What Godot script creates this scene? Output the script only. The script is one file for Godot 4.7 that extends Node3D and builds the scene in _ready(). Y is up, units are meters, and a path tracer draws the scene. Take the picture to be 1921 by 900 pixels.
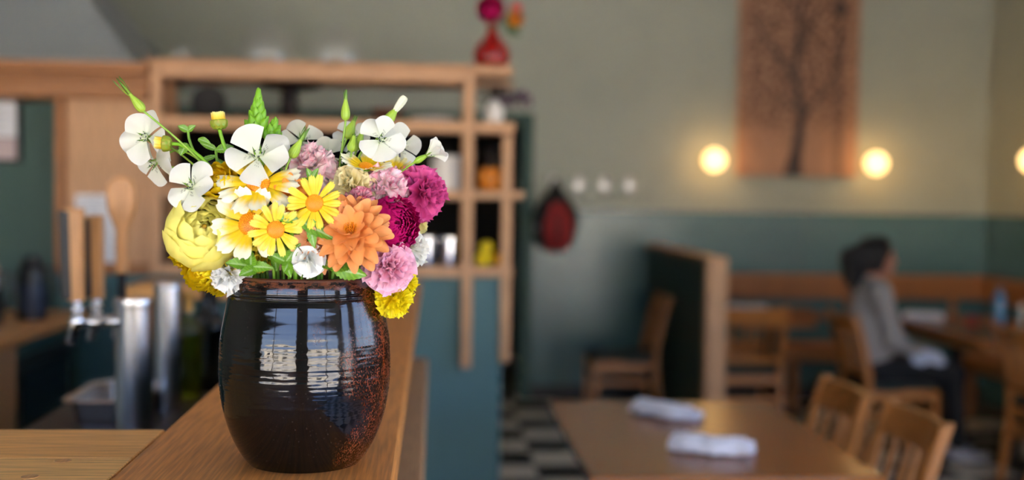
extends Node3D

var names := {}
var mats := {}
var rng := RandomNumberGenerator.new()
var grain_image: ImageTexture
var fine_image: ImageTexture
var bump_image: ImageTexture


func _ready() -> void:
	rng.seed = 7
	set_camera_and_light()
	make_materials()
	build_shell()
	build_outside()
	build_bar()
	build_back_bar()
	build_shelf()
	build_wall_things()
	build_seating()
	build_person()
	build_bouquet()


func set_camera_and_light() -> void:
	var cam := Camera3D.new()
	cam.name = "camera"
	add_child(cam)
	cam.transform = Transform3D(Basis(Vector3(0.99762139, 0.01398983, 0.06749699), Vector3(-0.01143369, 0.99920816, -0.03810925), Vector3(-0.06797669, 0.03724686, 0.99699139)).orthonormalized(), Vector3(0, 1.5, 0))
	var lens := CameraAttributesPhysical.new()
	lens.frustum_focal_length = 58.667
	lens.frustum_near = 0.05
	lens.frustum_far = 200.0
	lens.frustum_focus_distance = 1.51
	lens.exposure_aperture = 2.6
	cam.attributes = lens
	cam.current = true
	var e := Environment.new()
	e.background_mode = Environment.BG_SKY
	var sky := Sky.new()
	var sm := ProceduralSkyMaterial.new()
	sm.sky_top_color = Color(0.36, 0.54, 0.86)
	sm.sky_horizon_color = Color(0.78, 0.86, 0.95)
	sm.sky_curve = 0.2
	sm.ground_bottom_color = Color(0.4, 0.39, 0.37)
	sm.ground_horizon_color = Color(0.55, 0.55, 0.55)
	sm.sky_energy_multiplier = 1.5
	sky.sky_material = sm
	e.sky = sky
	e.background_energy_multiplier = 2.6
	e.tonemap_mode = Environment.TONE_MAPPER_LINEAR
	e.tonemap_exposure = 1.62
	e.sdfgi_enabled = true
	e.ssao_enabled = true
	e.ssil_enabled = true
	var we := WorldEnvironment.new()
	we.name = "environment"
	we.environment = e
	add_child(we)
	var sun := DirectionalLight3D.new()
	sun.name = "sun"
	add_child(sun)
	sun.look_at_from_position(Vector3.ZERO, Vector3(0.35, -0.75, 0.55))
	sun.light_color = Color(1.0, 0.95, 0.86)
	sun.light_energy = 15.0
	sun.light_angular_distance = 0.6
	sun.shadow_enabled = true


# ---------- naming ----------
func numbered(n: String) -> String:
	names[n] = names.get(n, -1) + 1
	return n if names[n] == 0 else "%s_%03d" % [n, names[n]]


func tag(o: Node3D, label: String, category := "", group := "") -> Node3D:
	o.set_meta("label", label)
	if category:
		o.set_meta("category", category)
	if group:
		o.set_meta("group", group)
	return o


func thing(called: String, label: String, category: String, at := Vector3.ZERO, turn := 0.0, group := "") -> Node3D:
	var o := Node3D.new()
	o.name = numbered(called)
	add_child(o)
	o.position = at
	o.rotation.y = turn
	tag(o, label, category, group)
	return o


func part(called: String, mesh: Mesh, mat: Material, parent: Node, at := Vector3.ZERO, basis := Basis.IDENTITY) -> MeshInstance3D:
	var o := MeshInstance3D.new()
	o.name = called if parent != self else numbered(called)
	o.mesh = mesh
	o.material_override = mat
	parent.add_child(o, true)
	o.transform = Transform3D(basis, at)
	return o


func shell(called: String, mesh: Mesh, mat: Material, label := "") -> MeshInstance3D:
	var o := part(called, mesh, mat, self)
	o.set_meta("kind", "structure")
	if label:
		o.set_meta("label", label)
	return o


func copy_of(o: Node3D, label: String, at: Vector3, turn: float) -> Node3D:
	var c: Node3D = o.duplicate()
	c.name = numbered(String(o.name).rstrip("0123456789").rstrip("_"))
	add_child(c)
	c.position = at
	c.rotation.y = turn
	c.set_meta("label", label)
	return c


# ---------- mesh helpers ----------
func poly(st: SurfaceTool, pts: Array, out: Vector3) -> void:
	var n: Vector3 = (pts[0] - pts[2]).cross(pts[0] - pts[1])
	if n.length_squared() < 1e-16:
		return
	n = n.normalized()
	if n.dot(out) < 0.0:
		pts.reverse()
		n = -n
	for k in range(1, pts.size() - 1):
		for p in [pts[0], pts[k], pts[k + 1]]:
			st.set_normal(n)
			st.add_vertex(p)


func add_box(st: SurfaceTool, c: Vector3, s: Vector3, b := 0.003, basis := Basis.IDENTITY) -> void:
	var h := s * 0.5
	b = minf(b, minf(h.x, minf(h.y, h.z)) * 0.9)
	var cv := func(sg: Array, a: int) -> Vector3:
		var v := Vector3.ZERO
		for k in 3:
			v[k] = sg[k] * (h[k] - (0.0 if k == a else b))
		return c + basis * v
	for a in 3:
		var i := (a + 1) % 3
		var j := (a + 2) % 3
		for sa in [-1, 1]:
			var q := []
			for ij in [[-1, -1], [1, -1], [1, 1], [-1, 1]]:
				var sg := [0, 0, 0]
				sg[a] = sa
				sg[i] = ij[0]
				sg[j] = ij[1]
				q.append(cv.call(sg, a))
			var o := Vector3.ZERO
			o[a] = sa
			poly(st, q, basis * o)
		for si in [-1, 1]:
			for sj in [-1, 1]:
				var lo := [0, 0, 0]
				var hi := [0, 0, 0]
				lo[a] = -1
				hi[a] = 1
				lo[i] = si
				hi[i] = si
				lo[j] = sj
				hi[j] = sj
				var o := Vector3.ZERO
				o[i] = si
				o[j] = sj
				poly(st, [cv.call(lo, i), cv.call(hi, i), cv.call(hi, j), cv.call(lo, j)], basis * o)
	for sx in [-1, 1]:
		for sy in [-1, 1]:
			for sz in [-1, 1]:
				poly(st, [cv.call([sx, sy, sz], 0), cv.call([sx, sy, sz], 1), cv.call([sx, sy, sz], 2)], basis * Vector3(sx, sy, sz))


func start() -> SurfaceTool:
	var st := SurfaceTool.new()
	st.begin(Mesh.PRIMITIVE_TRIANGLES)
	return st


func box(c: Vector3, s: Vector3, b := 0.003, basis := Basis.IDENTITY) -> ArrayMesh:
	var st := start()
	add_box(st, c, s, b, basis)
	return st.commit()


func span(lo: Vector3, hi: Vector3, b := 0.003) -> ArrayMesh:
	return box((lo + hi) * 0.5, (hi - lo).abs(), b)


func spans(list: Array, b := 0.003) -> ArrayMesh:
	var st := start()
	for s in list:
		add_box(st, (s[0] + s[1]) * 0.5, (s[1] - s[0]).abs(), b)
	return st.commit()


func lin(c: Color) -> Color:
	return c.srgb_to_linear()


# grid of points from f(u, v) with u, v in 0..1; normal is dP/du x dP/dv
func grid(nu: int, nv: int, f: Callable, closed := false, colour = null) -> ArrayMesh:
	var pts := PackedVector3Array()
	var nor := PackedVector3Array()
	var uvs := PackedVector2Array()
	var cols := PackedColorArray()
	var idx := PackedInt32Array()
	var w := nu + 1
	for j in nv + 1:
		for i in w:
			var u := float(i) / nu
			var v := float(j) / nv
			pts.append(f.call(u, v))
			uvs.append(Vector2(u, 1.0 - v))
			if colour != null:
				cols.append(colour.call(u, v))
	for j in nv + 1:
		for i in w:
			var il := i - 1
			var ir := i + 1
			if closed:
				il = nu - 1 if i == 0 else il
				ir = 1 if i == nu else ir
			else:
				il = maxi(il, 0)
				ir = mini(ir, nu)
			var du := pts[j * w + ir] - pts[j * w + il]
			var dv := pts[mini(j + 1, nv) * w + i] - pts[maxi(j - 1, 0) * w + i]
			if du.length_squared() < 1e-14:
				var jj := 1 if j == 0 else j - 1
				du = pts[jj * w + ir] - pts[jj * w + il]
			var n := du.cross(dv)
			nor.append(n.normalized() if n.length_squared() > 1e-20 else Vector3.UP)
	for j in nv:
		for i in nu:
			var a := j * w + i
			idx.append_array([a, a + w + 1, a + 1, a, a + w, a + w + 1])
	var arr := []
	arr.resize(Mesh.ARRAY_MAX)
	arr[Mesh.ARRAY_VERTEX] = pts
	arr[Mesh.ARRAY_NORMAL] = nor
	arr[Mesh.ARRAY_TEX_UV] = uvs
	if cols.size():
		arr[Mesh.ARRAY_COLOR] = cols
	arr[Mesh.ARRAY_INDEX] = idx
	var m := ArrayMesh.new()
	m.add_surface_from_arrays(Mesh.PRIMITIVE_TRIANGLES, arr)
	return m


func lathe(profile: Array, seg := 40, ribs := 0, rib := 0.0) -> ArrayMesh:
	var n := profile.size() - 1
	return grid(seg, n, func(u: float, v: float) -> Vector3:
		var p: Vector2 = profile[roundi(v * n)]
		var a := u * TAU
		var r := p.x * (1.0 + rib * cos(ribs * a))
		return Vector3(r * sin(a), p.y, r * cos(a)), true)


func smooth(profile: Array, steps: int) -> Array:
	var out := []
	var n := profile.size()
	for k in n - 1:
		var a: Vector2 = profile[maxi(k - 1, 0)]
		var b: Vector2 = profile[k]
		var c: Vector2 = profile[k + 1]
		var d: Vector2 = profile[mini(k + 2, n - 1)]
		for s in steps:
			out.append(b.cubic_interpolate(c, a, d, float(s) / steps))
	out.append(profile[n - 1])
	return out


func tube(pts: Array, radii: Array, seg := 8) -> ArrayMesh:
	var p := pts.duplicate()
	var r := radii.duplicate()
	p.push_front(p[0])
	r.push_front(0.0001)
	p.append(p[-1])
	r.append(0.0001)
	var n := p.size()
	var ns := []
	var bs := []
	var last := Vector3.ZERO
	for k in n:
		var t: Vector3 = p[mini(k + 1, n - 1)] - p[maxi(k - 1, 0)]
		t = t.normalized() if t.length_squared() > 1e-14 else Vector3.UP
		if last == Vector3.ZERO:
			last = t.cross(Vector3(0.31, 0.2, 0.93)).normalized()
		var nn := (last - t * last.dot(t)).normalized()
		last = nn
		ns.append(nn)
		bs.append(t.cross(nn))
	return grid(seg, n - 1, func(u: float, v: float) -> Vector3:
		var k := roundi(v * (n - 1))
		var a := u * TAU
		return p[k] + (ns[k] * cos(a) + bs[k] * sin(a)) * r[k], true)


func rod(a: Vector3, b: Vector3, ra: float, rb: float, seg := 10) -> ArrayMesh:
	return tube([a, b], [ra, rb], seg)


func join(list: Array) -> ArrayMesh:
	var st := start()
	for m in list:
		st.append_from(m, 0, Transform3D.IDENTITY)
	return st.commit()


func facing(dir: Vector3, roll := 0.0) -> Basis:
	var z := dir.normalized()
	var up := Vector3.UP if absf(z.y) < 0.95 else Vector3.BACK
	var x := up.cross(z).normalized()
	return Basis(x, z.cross(x), z) * Basis(Vector3.BACK, roll)


# extruded outline in the xy plane, z thickness d, slightly chamfered
func plate(outline: Array, d: float, b := 0.002) -> ArrayMesh:
	var st := start()
	var n := outline.size()
	var mid := Vector2.ZERO
	for p in outline:
		mid += p / n
	var area := 0.0
	for k in n:
		var p: Vector2 = outline[k]
		var q: Vector2 = outline[(k + 1) % n]
		area += p.cross(q)
	var inner := []
	for k in n:
		var a: Vector2 = (outline[k] - outline[k - 1]).normalized()
		var c: Vector2 = (outline[(k + 1) % n] - outline[k]).normalized()
		var o := (a.orthogonal() + c.orthogonal()).normalized()
		inner.append(outline[k] + o * b * (-1.0 if area > 0 else 1.0))
	var tri := Geometry2D.triangulate_polygon(PackedVector2Array(inner))
	for s in [-1.0, 1.0]:
		for k in range(0, tri.size(), 3):
			var q := []
			for m in 3:
				q.append(Vector3(inner[tri[k + m]].x, inner[tri[k + m]].y, s * d * 0.5))
			poly(st, q, Vector3(0, 0, s))
	for k in n:
		var k2 := (k + 1) % n
		var e: Vector2 = outline[k2] - outline[k]
		var o2 := Vector2(e.y, -e.x) * (1.0 if area > 0 else -1.0)
		var o := Vector3(o2.x, o2.y, 0).normalized()
		var h := d * 0.5 - b
		poly(st, [Vector3(outline[k].x, outline[k].y, -h), Vector3(outline[k2].x, outline[k2].y, -h), Vector3(outline[k2].x, outline[k2].y, h), Vector3(outline[k].x, outline[k].y, h)], o)
		for s in [-1.0, 1.0]:
			poly(st, [Vector3(outline[k].x, outline[k].y, s * h), Vector3(outline[k2].x, outline[k2].y, s * h), Vector3(inner[k2].x, inner[k2].y, s * d * 0.5), Vector3(inner[k].x, inner[k].y, s * d * 0.5)], o + Vector3(0, 0, s))
	return st.commit()


# joints with radii, blended and meshed as surface nets
func flesh(bones: Array, blend: float, cell: float) -> ArrayMesh:
	var lo := Vector3.ONE * 1e6
	var hi := -lo
	for b in bones:
		for k in [0, 2]:
			var r: float = b[k + 1] + blend + 2.0 * cell
			lo = lo.min(b[k] - Vector3.ONE * r)
			hi = hi.max(b[k] + Vector3.ONE * r)
	var nx := int((hi.x - lo.x) / cell) + 2
	var ny := int((hi.y - lo.y) / cell) + 2
	var nz := int((hi.z - lo.z) / cell) + 2
	var sum := PackedFloat32Array()
	sum.resize(nx * ny * nz)
	for b in bones:
		var a: Vector3 = b[0]
		var c: Vector3 = b[2]
		var ra: float = b[1]
		var rc: float = b[3]
		var reach := maxf(ra, rc) + 3.0 * blend + 2.0 * cell
		var p0 := ((a.min(c) - Vector3.ONE * reach - lo) / cell).max(Vector3.ZERO)
		var p1 := (a.max(c) + Vector3.ONE * reach - lo) / cell
		var ac := c - a
		var l2 := maxf(ac.length_squared(), 1e-9)
		for z in range(int(p0.z), mini(int(p1.z) + 1, nz)):
			for y in range(int(p0.y), mini(int(p1.y) + 1, ny)):
				for x in range(int(p0.x), mini(int(p1.x) + 1, nx)):
					var q := lo + Vector3(x, y, z) * cell
					var t := clampf((q - a).dot(ac) / l2, 0.0, 1.0)
					var d := q.distance_to(a + ac * t) - lerpf(ra, rc, t)
					sum[(z * ny + y) * nx + x] += exp(clampf(-d / blend, -30.0, 30.0))
	var val := func(x: int, y: int, z: int) -> float:
		return -blend * log(maxf(sum[(z * ny + y) * nx + x], 1e-12))
	var where := {}
	var pts := PackedVector3Array()
	var idx := PackedInt32Array()
	for z in nz - 1:
		for y in ny - 1:
			for x in nx - 1:
				var at := (z * ny + y) * nx + x
				var ins := 0
				for k in 8:
					if sum[at + (k & 1) + ((k >> 1) & 1) * nx + (k >> 2) * nx * ny] > 1.0:
						ins += 1
				if ins == 0 or ins == 8:
					continue
				var v := []
				for k in 8:
					v.append(val.call(x + (k & 1), y + ((k >> 1) & 1), z + (k >> 2)))
				var acc := Vector3.ZERO
				var n := 0
				for k in 8:
					for ax in [1, 2, 4]:
						if k & ax == 0 and (v[k] < 0.0) != (v[k | ax] < 0.0):
							var t: float = v[k] / (v[k] - v[k | ax])
							var pa := Vector3(k & 1, (k >> 1) & 1, k >> 2)
							var pb := Vector3((k | ax) & 1, ((k | ax) >> 1) & 1, (k | ax) >> 2)
							acc += pa.lerp(pb, t)
							n += 1
				where[at] = pts.size()
				pts.append(lo + (Vector3(x, y, z) + acc / maxi(n, 1)) * cell)
	var strides := [1, nx, nx * ny]
	for at in where:
		var inside: bool = sum[at] > 1.0
		for ax in 3:
			var s: int = strides[ax]
			var s1: int = strides[(ax + 1) % 3]
			var s2: int = strides[(ax + 2) % 3]
			if at + s >= sum.size() or (sum[at + s] > 1.0) == inside:
				continue
			if where.has(at - s1) and where.has(at - s2) and where.has(at - s1 - s2):
				var q := [where[at], where[at - s1], where[at - s1 - s2], where[at - s2]]
				if inside:
					q = [q[0], q[3], q[2], q[1]]
				idx.append_array([q[0], q[1], q[2], q[0], q[2], q[3]])
	var nor := PackedVector3Array()
	nor.resize(pts.size())
	for k in range(0, idx.size(), 3):
		var n := (pts[idx[k]] - pts[idx[k + 2]]).cross(pts[idx[k]] - pts[idx[k + 1]])
		for m in 3:
			nor[idx[k + m]] += n
	for k in nor.size():
		nor[k] = nor[k].normalized()
	var arr := []
	arr.resize(Mesh.ARRAY_MAX)
	arr[Mesh.ARRAY_VERTEX] = pts
	arr[Mesh.ARRAY_NORMAL] = nor
	arr[Mesh.ARRAY_INDEX] = idx
	var m := ArrayMesh.new()
	m.add_surface_from_arrays(Mesh.PRIMITIVE_TRIANGLES, arr)
	return m


# ---------- materials ----------
func noise_texture(frequency: float, octaves: int, lo: float, hi: float, size: int, which: int, power := 1.0) -> ImageTexture:
	var fn := FastNoiseLite.new()
	fn.seed = which
	fn.frequency = frequency
	fn.fractal_octaves = octaves
	var im := fn.get_seamless_image(size, size)
	var out := Image.create(size, size, false, Image.FORMAT_RGB8)
	for y in size:
		for x in size:
			var g := lerpf(lo, hi, pow(im.get_pixel(x, y).r, power))
			out.set_pixel(x, y, Color(g, g, g))
	return ImageTexture.create_from_image(out)


func mat(called: String, c: Color, rough := 0.6, metal := 0.0) -> StandardMaterial3D:
	var m := StandardMaterial3D.new()
	m.resource_name = called
	m.albedo_color = c
	m.roughness = rough
	m.metallic = metal
	mats[called] = m
	return m


func wood(called: String, c: Color, along: int, rough := 0.45) -> StandardMaterial3D:
	var m := mat(called, c, rough)
	m.albedo_texture = grain_image
	m.uv1_triplanar = true
	var s := Vector3(14, 14, 14)
	s[along] = 0.55
	m.uv1_scale = s
	m.uv1_offset = Vector3(0.37, 0.11, 0.71)
	m.heightmap_enabled = true
	m.heightmap_texture = grain_image
	m.heightmap_scale = 0.02
	return m


func wall_paint(called: String, c: Color, rough := 0.75) -> StandardMaterial3D:
	var m := mat(called, c, rough)
	m.albedo_texture = fine_image
	m.uv1_triplanar = true
	m.uv1_world_triplanar = true
	m.uv1_scale = Vector3.ONE * 0.8
	m.heightmap_enabled = true
	m.heightmap_texture = bump_image
	m.heightmap_scale = 0.03
	return m


func leafy(called: String, c := Color.WHITE, rough := 0.5, through := 0.4) -> StandardMaterial3D:
	var m := mat(called, c, rough)
	m.vertex_color_use_as_albedo = true
	m.backlight_enabled = true
	m.backlight = Color(through, through, through)
	return m


func make_materials() -> void:
	grain_image = noise_texture(0.02, 5, 0.74, 1.08, 512, 3, 0.9)
	fine_image = noise_texture(0.012, 4, 0.975, 1.02, 256, 5)
	bump_image = noise_texture(0.12, 3, 0.2, 0.8, 256, 9)
	for k in 3:
		wood("oak_%d" % k, Color(0.80, 0.56, 0.32), k, 0.42)
		wood("fir_%d" % k, Color(0.77, 0.58, 0.41), k, 0.5)
		wood("chair_wood_%d" % k, Color(0.68, 0.43, 0.19), k, 0.38)
		wood("brown_%d" % k, Color(0.63, 0.40, 0.20), k, 0.5)
	wood("bar_wood", Color(0.84, 0.54, 0.26), 2, 0.45)
	wood("bar_plank", Color(0.92, 0.66, 0.36), 0, 0.55)
	wood("bar_plank_pale", Color(0.94, 0.71, 0.41), 0, 0.55)
	wood("table_wood", Color(0.56, 0.33, 0.14), 2, 0.22)
	wood("dark_wood", Color(0.20, 0.14, 0.10), 2, 0.5)
	wall_paint("putty", Color(0.63, 0.645, 0.585), 0.48)
	wall_paint("teal", Color(0.27, 0.405, 0.41), 0.24)
	wall_paint("teal_panel", Color(0.27, 0.42, 0.43), 0.62)
	wall_paint("green", Color(0.20, 0.32, 0.29), 0.6)
	wall_paint("divider_green", Color(0.17, 0.24, 0.21), 0.6)
	wall_paint("white_paint", Color(0.80, 0.79, 0.75))
	wall_paint("ceiling_white", Color(0.90, 0.89, 0.85))
	mat("black", Color(0.06, 0.06, 0.065), 0.5)
	mat("black_glass", Color(0.035, 0.04, 0.045), 0.08)
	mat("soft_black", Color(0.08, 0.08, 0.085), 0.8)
	mat("steel", Color(0.80, 0.80, 0.81), 0.26, 1.0)
	mat("hook_metal", Color(0.93, 0.93, 0.94), 0.3, 1.0)
	mat("dull_steel", Color(0.60, 0.61, 0.61), 0.42, 1.0)
	mat("chrome", Color(0.86, 0.86, 0.87), 0.06, 1.0)
	mat("brass", Color(0.72, 0.56, 0.32), 0.3, 1.0)
	mat("hood_grey", Color(0.54, 0.56, 0.56), 0.5, 0.35)
	mat("iron", Color(0.12, 0.11, 0.11), 0.5, 0.6)
	mat("cushion", Color(0.11, 0.16, 0.16), 0.7)
	mat("paper", Color(0.86, 0.86, 0.88), 0.8)
	mat("ceramic_white", Color(0.83, 0.81, 0.78), 0.25)
	mat("ceramic_grey", Color(0.48, 0.48, 0.50), 0.3)
	mat("tile_white", Color(0.80, 0.77, 0.71), 0.45)
	mat("tile_black", Color(0.05, 0.055, 0.07), 0.5)
	mat("grout", Color(0.2, 0.19, 0.18), 0.9)
	mat("baseboard", Color(0.08, 0.10, 0.12), 0.5)
	var g := mat("clear_glass", Color(1, 1, 1, 0.02), 0.02)
	g.transparency = BaseMaterial3D.TRANSPARENCY_ALPHA
	var bg := mat("bottle_green", Color(0.50, 0.55, 0.12, 0.1), 0.04)
	bg.refraction_enabled = true
	bg.refraction_scale = 0.05
	mat("bottle_dark", Color(0.05, 0.055, 0.04), 0.06)
	var napkin := mat("napkin", Color(0.80, 0.81, 0.86), 0.85)
	napkin.albedo_texture = fine_image
	napkin.uv1_triplanar = true
	napkin.uv1_scale = Vector3.ONE * 5.0
	leafy("petal", Color(0.965, 0.965, 0.965), 0.55, 0.6)
	leafy("foliage", Color.WHITE, 0.42, 0.3)
	leafy("stalk", Color.WHITE, 0.45, 0.12)


# ---------- room ----------
const BACK := -8.6
const RIGHT := 4.17
const LEFT := -5.8
const FRONT := 1.4
const TALL := 3.5
const DADO := 1.405


func build_shell() -> void:
	# floor: slab with grout, single tiles where they show, the rest as one
	var fl := shell("floor", span(Vector3(LEFT - 0.2, -0.2, BACK - 2.6), Vector3(RIGHT + 0.2, -0.006, FRONT + 0.2), 0.0), mats.grout)
	var t := 0.335
	var st := start()
	var tile := box(Vector3.ZERO, Vector3(t - 0.005, 0.012, t - 0.005), 0.0015)
	var white_rest := start()
	var black_rest := start()
	for i in range(-18, 12):
		for j in range(-7, 34):
			var c := Vector3(0.585 + (i + 0.5) * t, -0.006, -6.50 - (j - 16 + 0.5) * t)
			if c.z < BACK - 2.2 or c.z > FRONT - 0.1 or c.x < LEFT + 0.1 or c.x > RIGHT - 0.1:
				continue
			var dark := posmod(i + j, 2) == 1
			if c.x > 0.1 and c.z < -4.4 and c.z > BACK + 0.05:
				part("tile", tile, mats.tile_black if dark else mats.tile_white, fl, c)
			else:
				add_box(black_rest if dark else white_rest, c, Vector3(t - 0.005, 0.012, t - 0.005), 0.0015)
	for r in [[white_rest, mats.tile_white], [black_rest, mats.tile_black]]:
		var o := part("tile_field", r[0].commit(), r[1], fl)
		o.set_meta("kind", "stuff")
	shell("ceiling", span(Vector3(LEFT - 0.2, TALL, BACK - 2.6), Vector3(RIGHT + 0.2, TALL + 0.15, FRONT + 0.2), 0.0), mats.ceiling_white)
	# back wall with the dark opening behind the shelf
	var ox0 := -1.9
	var ox1 := 0.70
	var oy := 2.06
	var w := 0.16
	var bw := shell("wall_back", spans([[Vector3(ox1, DADO, BACK - w), Vector3(RIGHT + 0.2, TALL, BACK)], [Vector3(LEFT - 0.2, DADO, BACK - w), Vector3(ox0, TALL, BACK)], [Vector3(ox0, oy, BACK - w), Vector3(ox1, TALL, BACK)]], 0.0), mats.putty)
	part("dado", spans([[Vector3(ox1, 0, BACK - w), Vector3(RIGHT + 0.2, DADO, BACK)], [Vector3(LEFT - 0.2, 0, BACK - w), Vector3(ox0, DADO, BACK)]], 0.0), mats.teal, bw)
	shell("trim_1", spans([[Vector3(ox1 - 0.05, 0, BACK - w - 0.01), Vector3(ox1 + 0.035, oy + 0.05, BACK + 0.03)], [Vector3(ox0 - 0.03, oy - 0.02, BACK - w - 0.01), Vector3(ox1 - 0.05, oy + 0.05, BACK + 0.03)]], 0.004), mats.green)
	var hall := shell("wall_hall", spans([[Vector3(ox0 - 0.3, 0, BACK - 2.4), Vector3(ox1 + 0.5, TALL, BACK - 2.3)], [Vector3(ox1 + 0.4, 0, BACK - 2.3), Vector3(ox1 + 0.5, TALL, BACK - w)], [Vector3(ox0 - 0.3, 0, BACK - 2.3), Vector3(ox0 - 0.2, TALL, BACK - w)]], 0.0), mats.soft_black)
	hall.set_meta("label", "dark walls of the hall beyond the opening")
	shell("baseboard_back", span(Vector3(ox1 + 0.035, 0, BACK), Vector3(RIGHT, 0.11, BACK + 0.018)), mats.baseboard)
	# right wall with two windows near the camera
	var rw := shell("wall_right", spans([[Vector3(RIGHT, DADO, BACK), Vector3(RIGHT + w, TALL, -3.3)], [Vector3(RIGHT, 2.9, -3.3), Vector3(RIGHT + w, TALL, -0.6)], [Vector3(RIGHT, DADO, -0.6), Vector3(RIGHT + w, TALL, 0.1)], [Vector3(RIGHT, 0, 1.25), Vector3(RIGHT + w, TALL, FRONT + 0.2)], [Vector3(RIGHT, 2.9, 0.1), Vector3(RIGHT + w, TALL, 1.25)]], 0.0), mats.putty)
	part("dado", spans([[Vector3(RIGHT, 0, BACK), Vector3(RIGHT + w, DADO, -3.3)], [Vector3(RIGHT, 0, -3.3), Vector3(RIGHT + w, 1.2, -0.6)], [Vector3(RIGHT, 0, -0.6), Vector3(RIGHT + w, DADO, 0.1)], [Vector3(RIGHT, 0, 0.1), Vector3(RIGHT + w, 0.5, 1.25)]], 0.0), mats.teal, rw)
	shell("wall_left", span(Vector3(LEFT - w, 0, BACK), Vector3(LEFT, TALL, FRONT + 0.2), 0.0), mats.putty)
	# window wall behind the camera
	shell("wall_front", spans([[Vector3(LEFT, 0, FRONT), Vector3(RIGHT, 0.08, FRONT + w)], [Vector3(LEFT, 2.3, FRONT), Vector3(RIGHT, TALL, FRONT + w)], [Vector3(-0.43, 0.08, FRONT), Vector3(0.25, 2.3, FRONT + w)], [Vector3(LEFT, 0.08, FRONT), Vector3(-4.4, 2.3, FRONT + w)], [Vector3(3.5, 0.08, FRONT), Vector3(RIGHT, 2.3, FRONT + w)]], 0.0), mats.putty)
	window("window_1", Vector3(-4.4, 0.08, FRONT + 0.08), Vector3(-0.43, 2.3, FRONT + 0.08), 2)
	window("window_2", Vector3(0.25, 0.08, FRONT + 0.08), Vector3(3.5, 2.3, FRONT + 0.08), 2)
	window("window_3", Vector3(RIGHT + 0.08, 0.5, 0.1), Vector3(RIGHT + 0.08, 2.9, 1.25), 1)
	window("window_4", Vector3(RIGHT + 0.08, 1.2, -3.3), Vector3(RIGHT + 0.08, 2.9, -0.6), 3)


func window(called: String, lo: Vector3, hi: Vector3, panes: int) -> void:
	var along := Vector3(hi.x - lo.x, 0, hi.z - lo.z)
	var d := along.normalized()
	var thick := Vector3(d.z, 0, d.x).abs() * 0.06
	var st := start()
	var o := Node3D.new()
	o.name = called
	add_child(o)
	o.set_meta("kind", "structure")
	var h := hi.y - lo.y
	for y in [lo.y + 0.03, hi.y - 0.03]:
		add_box(st, lo + along * 0.5 + Vector3(0, y - lo.y, 0), along.abs() + thick + Vector3(0, 0.06, 0), 0.004)
	for k in panes + 1:
		var c := lo + d * (0.03 + (along.length() - 0.06) * k / panes) + Vector3(0, h * 0.5, 0)
		add_box(st, c, d.abs() * 0.06 + thick + Vector3(0, h - 0.12, 0), 0.004)
	part("window_frame", st.commit(), mats.fir_1, o)
	for k in panes:
		var c := lo + along * ((k + 0.5) / panes) + Vector3(0, h * 0.5, 0)
		part("pane", box(c, d.abs() * (along.length() / panes - 0.07) + Vector3(0, h - 0.13, 0) + thick * 0.08, 0.001), mats.clear_glass, o)


func build_outside() -> void:
	mat("pavement", Color(0.78, 0.76, 0.72), 0.9)
	mat("facade", Color(0.86, 0.83, 0.77), 0.9)
	mat("shop_dark", Color(0.16, 0.17, 0.19), 0.2)
	shell("street_ground", span(Vector3(-40, -0.35, FRONT + 0.25), Vector3(45, -0.2, 40), 0.0), mats.pavement)
	shell("street_ground_side", span(Vector3(RIGHT + 0.25, -0.35, -20), Vector3(45, -0.2, FRONT + 0.25), 0.0), mats.pavement)
	var b := thing("shop_building", "low pale shop building across the street", "building", Vector3(0, -0.2, 24))
	part("wall", span(Vector3(-30, 0, 0), Vector3(30, 3.7, 6), 0.02), mats.facade, b)
	part("parapet", span(Vector3(-30.2, 3.7, -0.2), Vector3(30.2, 3.95, 6.2), 0.02), mats.white_paint, b)
	for k in 8:
		var x := -26.0 + k * 7.2
		var wd := part("shop_window", span(Vector3(x, 0.6, -0.06), Vector3(x + 3.6, 2.7, -0.005), 0.01), mats.white_paint, b)
		part("pane", span(Vector3(x + 0.12, 0.72, -0.08), Vector3(x + 3.48, 2.58, -0.062), 0.004), mats.shop_dark, wd)


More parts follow.
